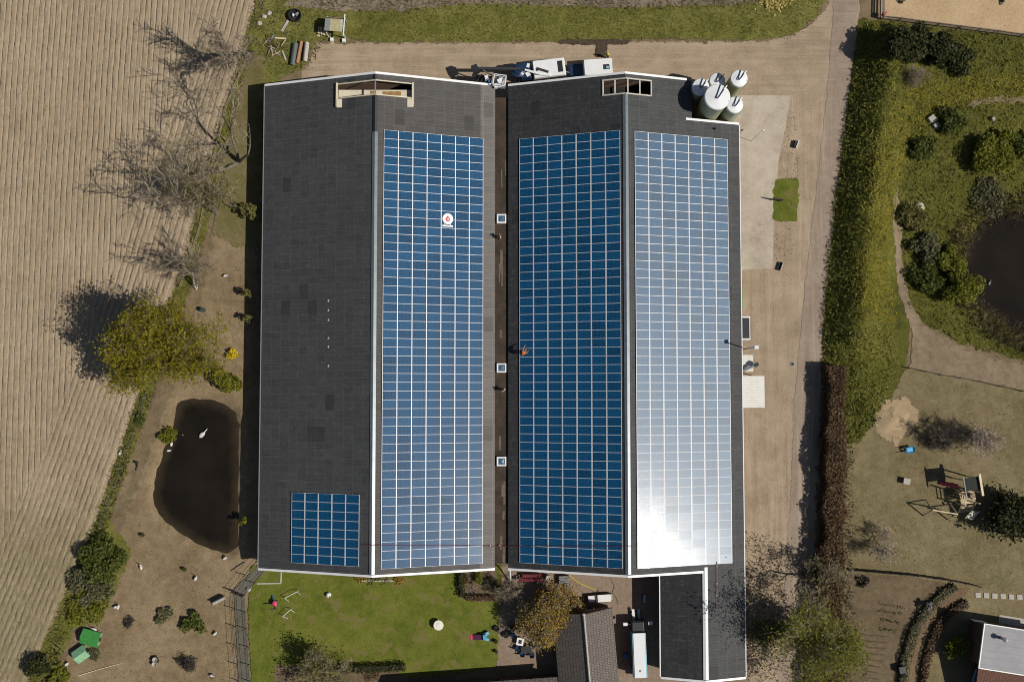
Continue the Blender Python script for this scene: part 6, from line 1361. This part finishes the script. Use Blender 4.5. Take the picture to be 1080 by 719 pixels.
def border(label, pix, m, w=.16, h=.18):
    P = [Vector(at(*p)) for p in pix]; o = P[0]; t = thing('bed_edging', label, 'edging', o)
    for a_, b_ in zip(P, P[1:]): MB().bar(a_-o+Vector((0,0,h/2)), b_-o+Vector((0,0,h/2)), w, h).build('edge_board', m, t)
border('pale board edging of the small bed at the left barn corner', [(297,601),(296.5,614.5),(271,615)], M_stone)
border('pale board edging of the small bed under the barn gable', [(378,612),(426,612)], M_stone)
bush('bed_plants', 'orange brown plants at the left end of the gable bed', (381,609), .8, .5, L_bronze, 260, .1, 301, cat='plants')
bush('bed_plants', 'orange brown plants at the right end of the gable bed', (421,609), .8, .5, L_bronze, 260, .1, 302, cat='plants')
bush('bed_plants', 'low green plants in the middle of the gable bed', (400,608), 1.5, .4, L_grey, 360, .1, 303, cat='plants')
bush('bed_plants', 'brown plants on the left side of the planting bed', (492,612), .9, .6, L_brown, 380, .1, 304, cat='plants')
bush('bed_plants', 'pale flowering plants in the middle of the planting bed', (498,623), .8, .5, L_blossom, 160, .09, 305, cat='plants')
bush('bed_plants', 'dark plants on the right side of the planting bed', (517,613), 1.1, .9, L_red, 520, .11, 306, cat='plants')
bush('bed_plants', 'dry plants along the flower border at the bottom of the lawn', (395,709), 1.6, .4, L_brown, 300, .1, 307, cat='plants')
t = thing('rock', 'single rock by the fence bend at the lawn corner', 'rock', at(262,621)); MB().blob((0,0,.15), (.35,.28,.25), 10, jit=.3).build('stone', M_stone, t); MB().blob((.3,.25,.08), (.18,.15,.13), 8, jit=.3).build('pebble', M_grey, t)
t = thing('rider_jacket', 'red jacket hanging on the riding arena corner post', 'jacket', at(929.5,18)); MB().box((0,0,.95), (.5,.3,.6), .5, taper=.8).build('coat', M_pink, t); MB().box((.2,.15,.9), (.2,.14,.5), .9).build('sleeve', M_red, t)
for px, lab, a_ in (((950,2.5), 'dark V shaped jump bar on the arena sand near the lane', 0), ((1056,2), 'dark jump stand on the arena sand near the right edge', 90)):
    t = thing('jump_stand', lab, 'jump stand', at(*px), R(a_)); MB().bar((-.45,.1,.2), (0,-.1,.5), .12).bar((0,-.1,.5), (.45,.1,.2), .12).build('bar', M_dkwood, t); MB().box((0,-.1,.2), (.3,.3,.4)).build('base', M_dkwood, t)
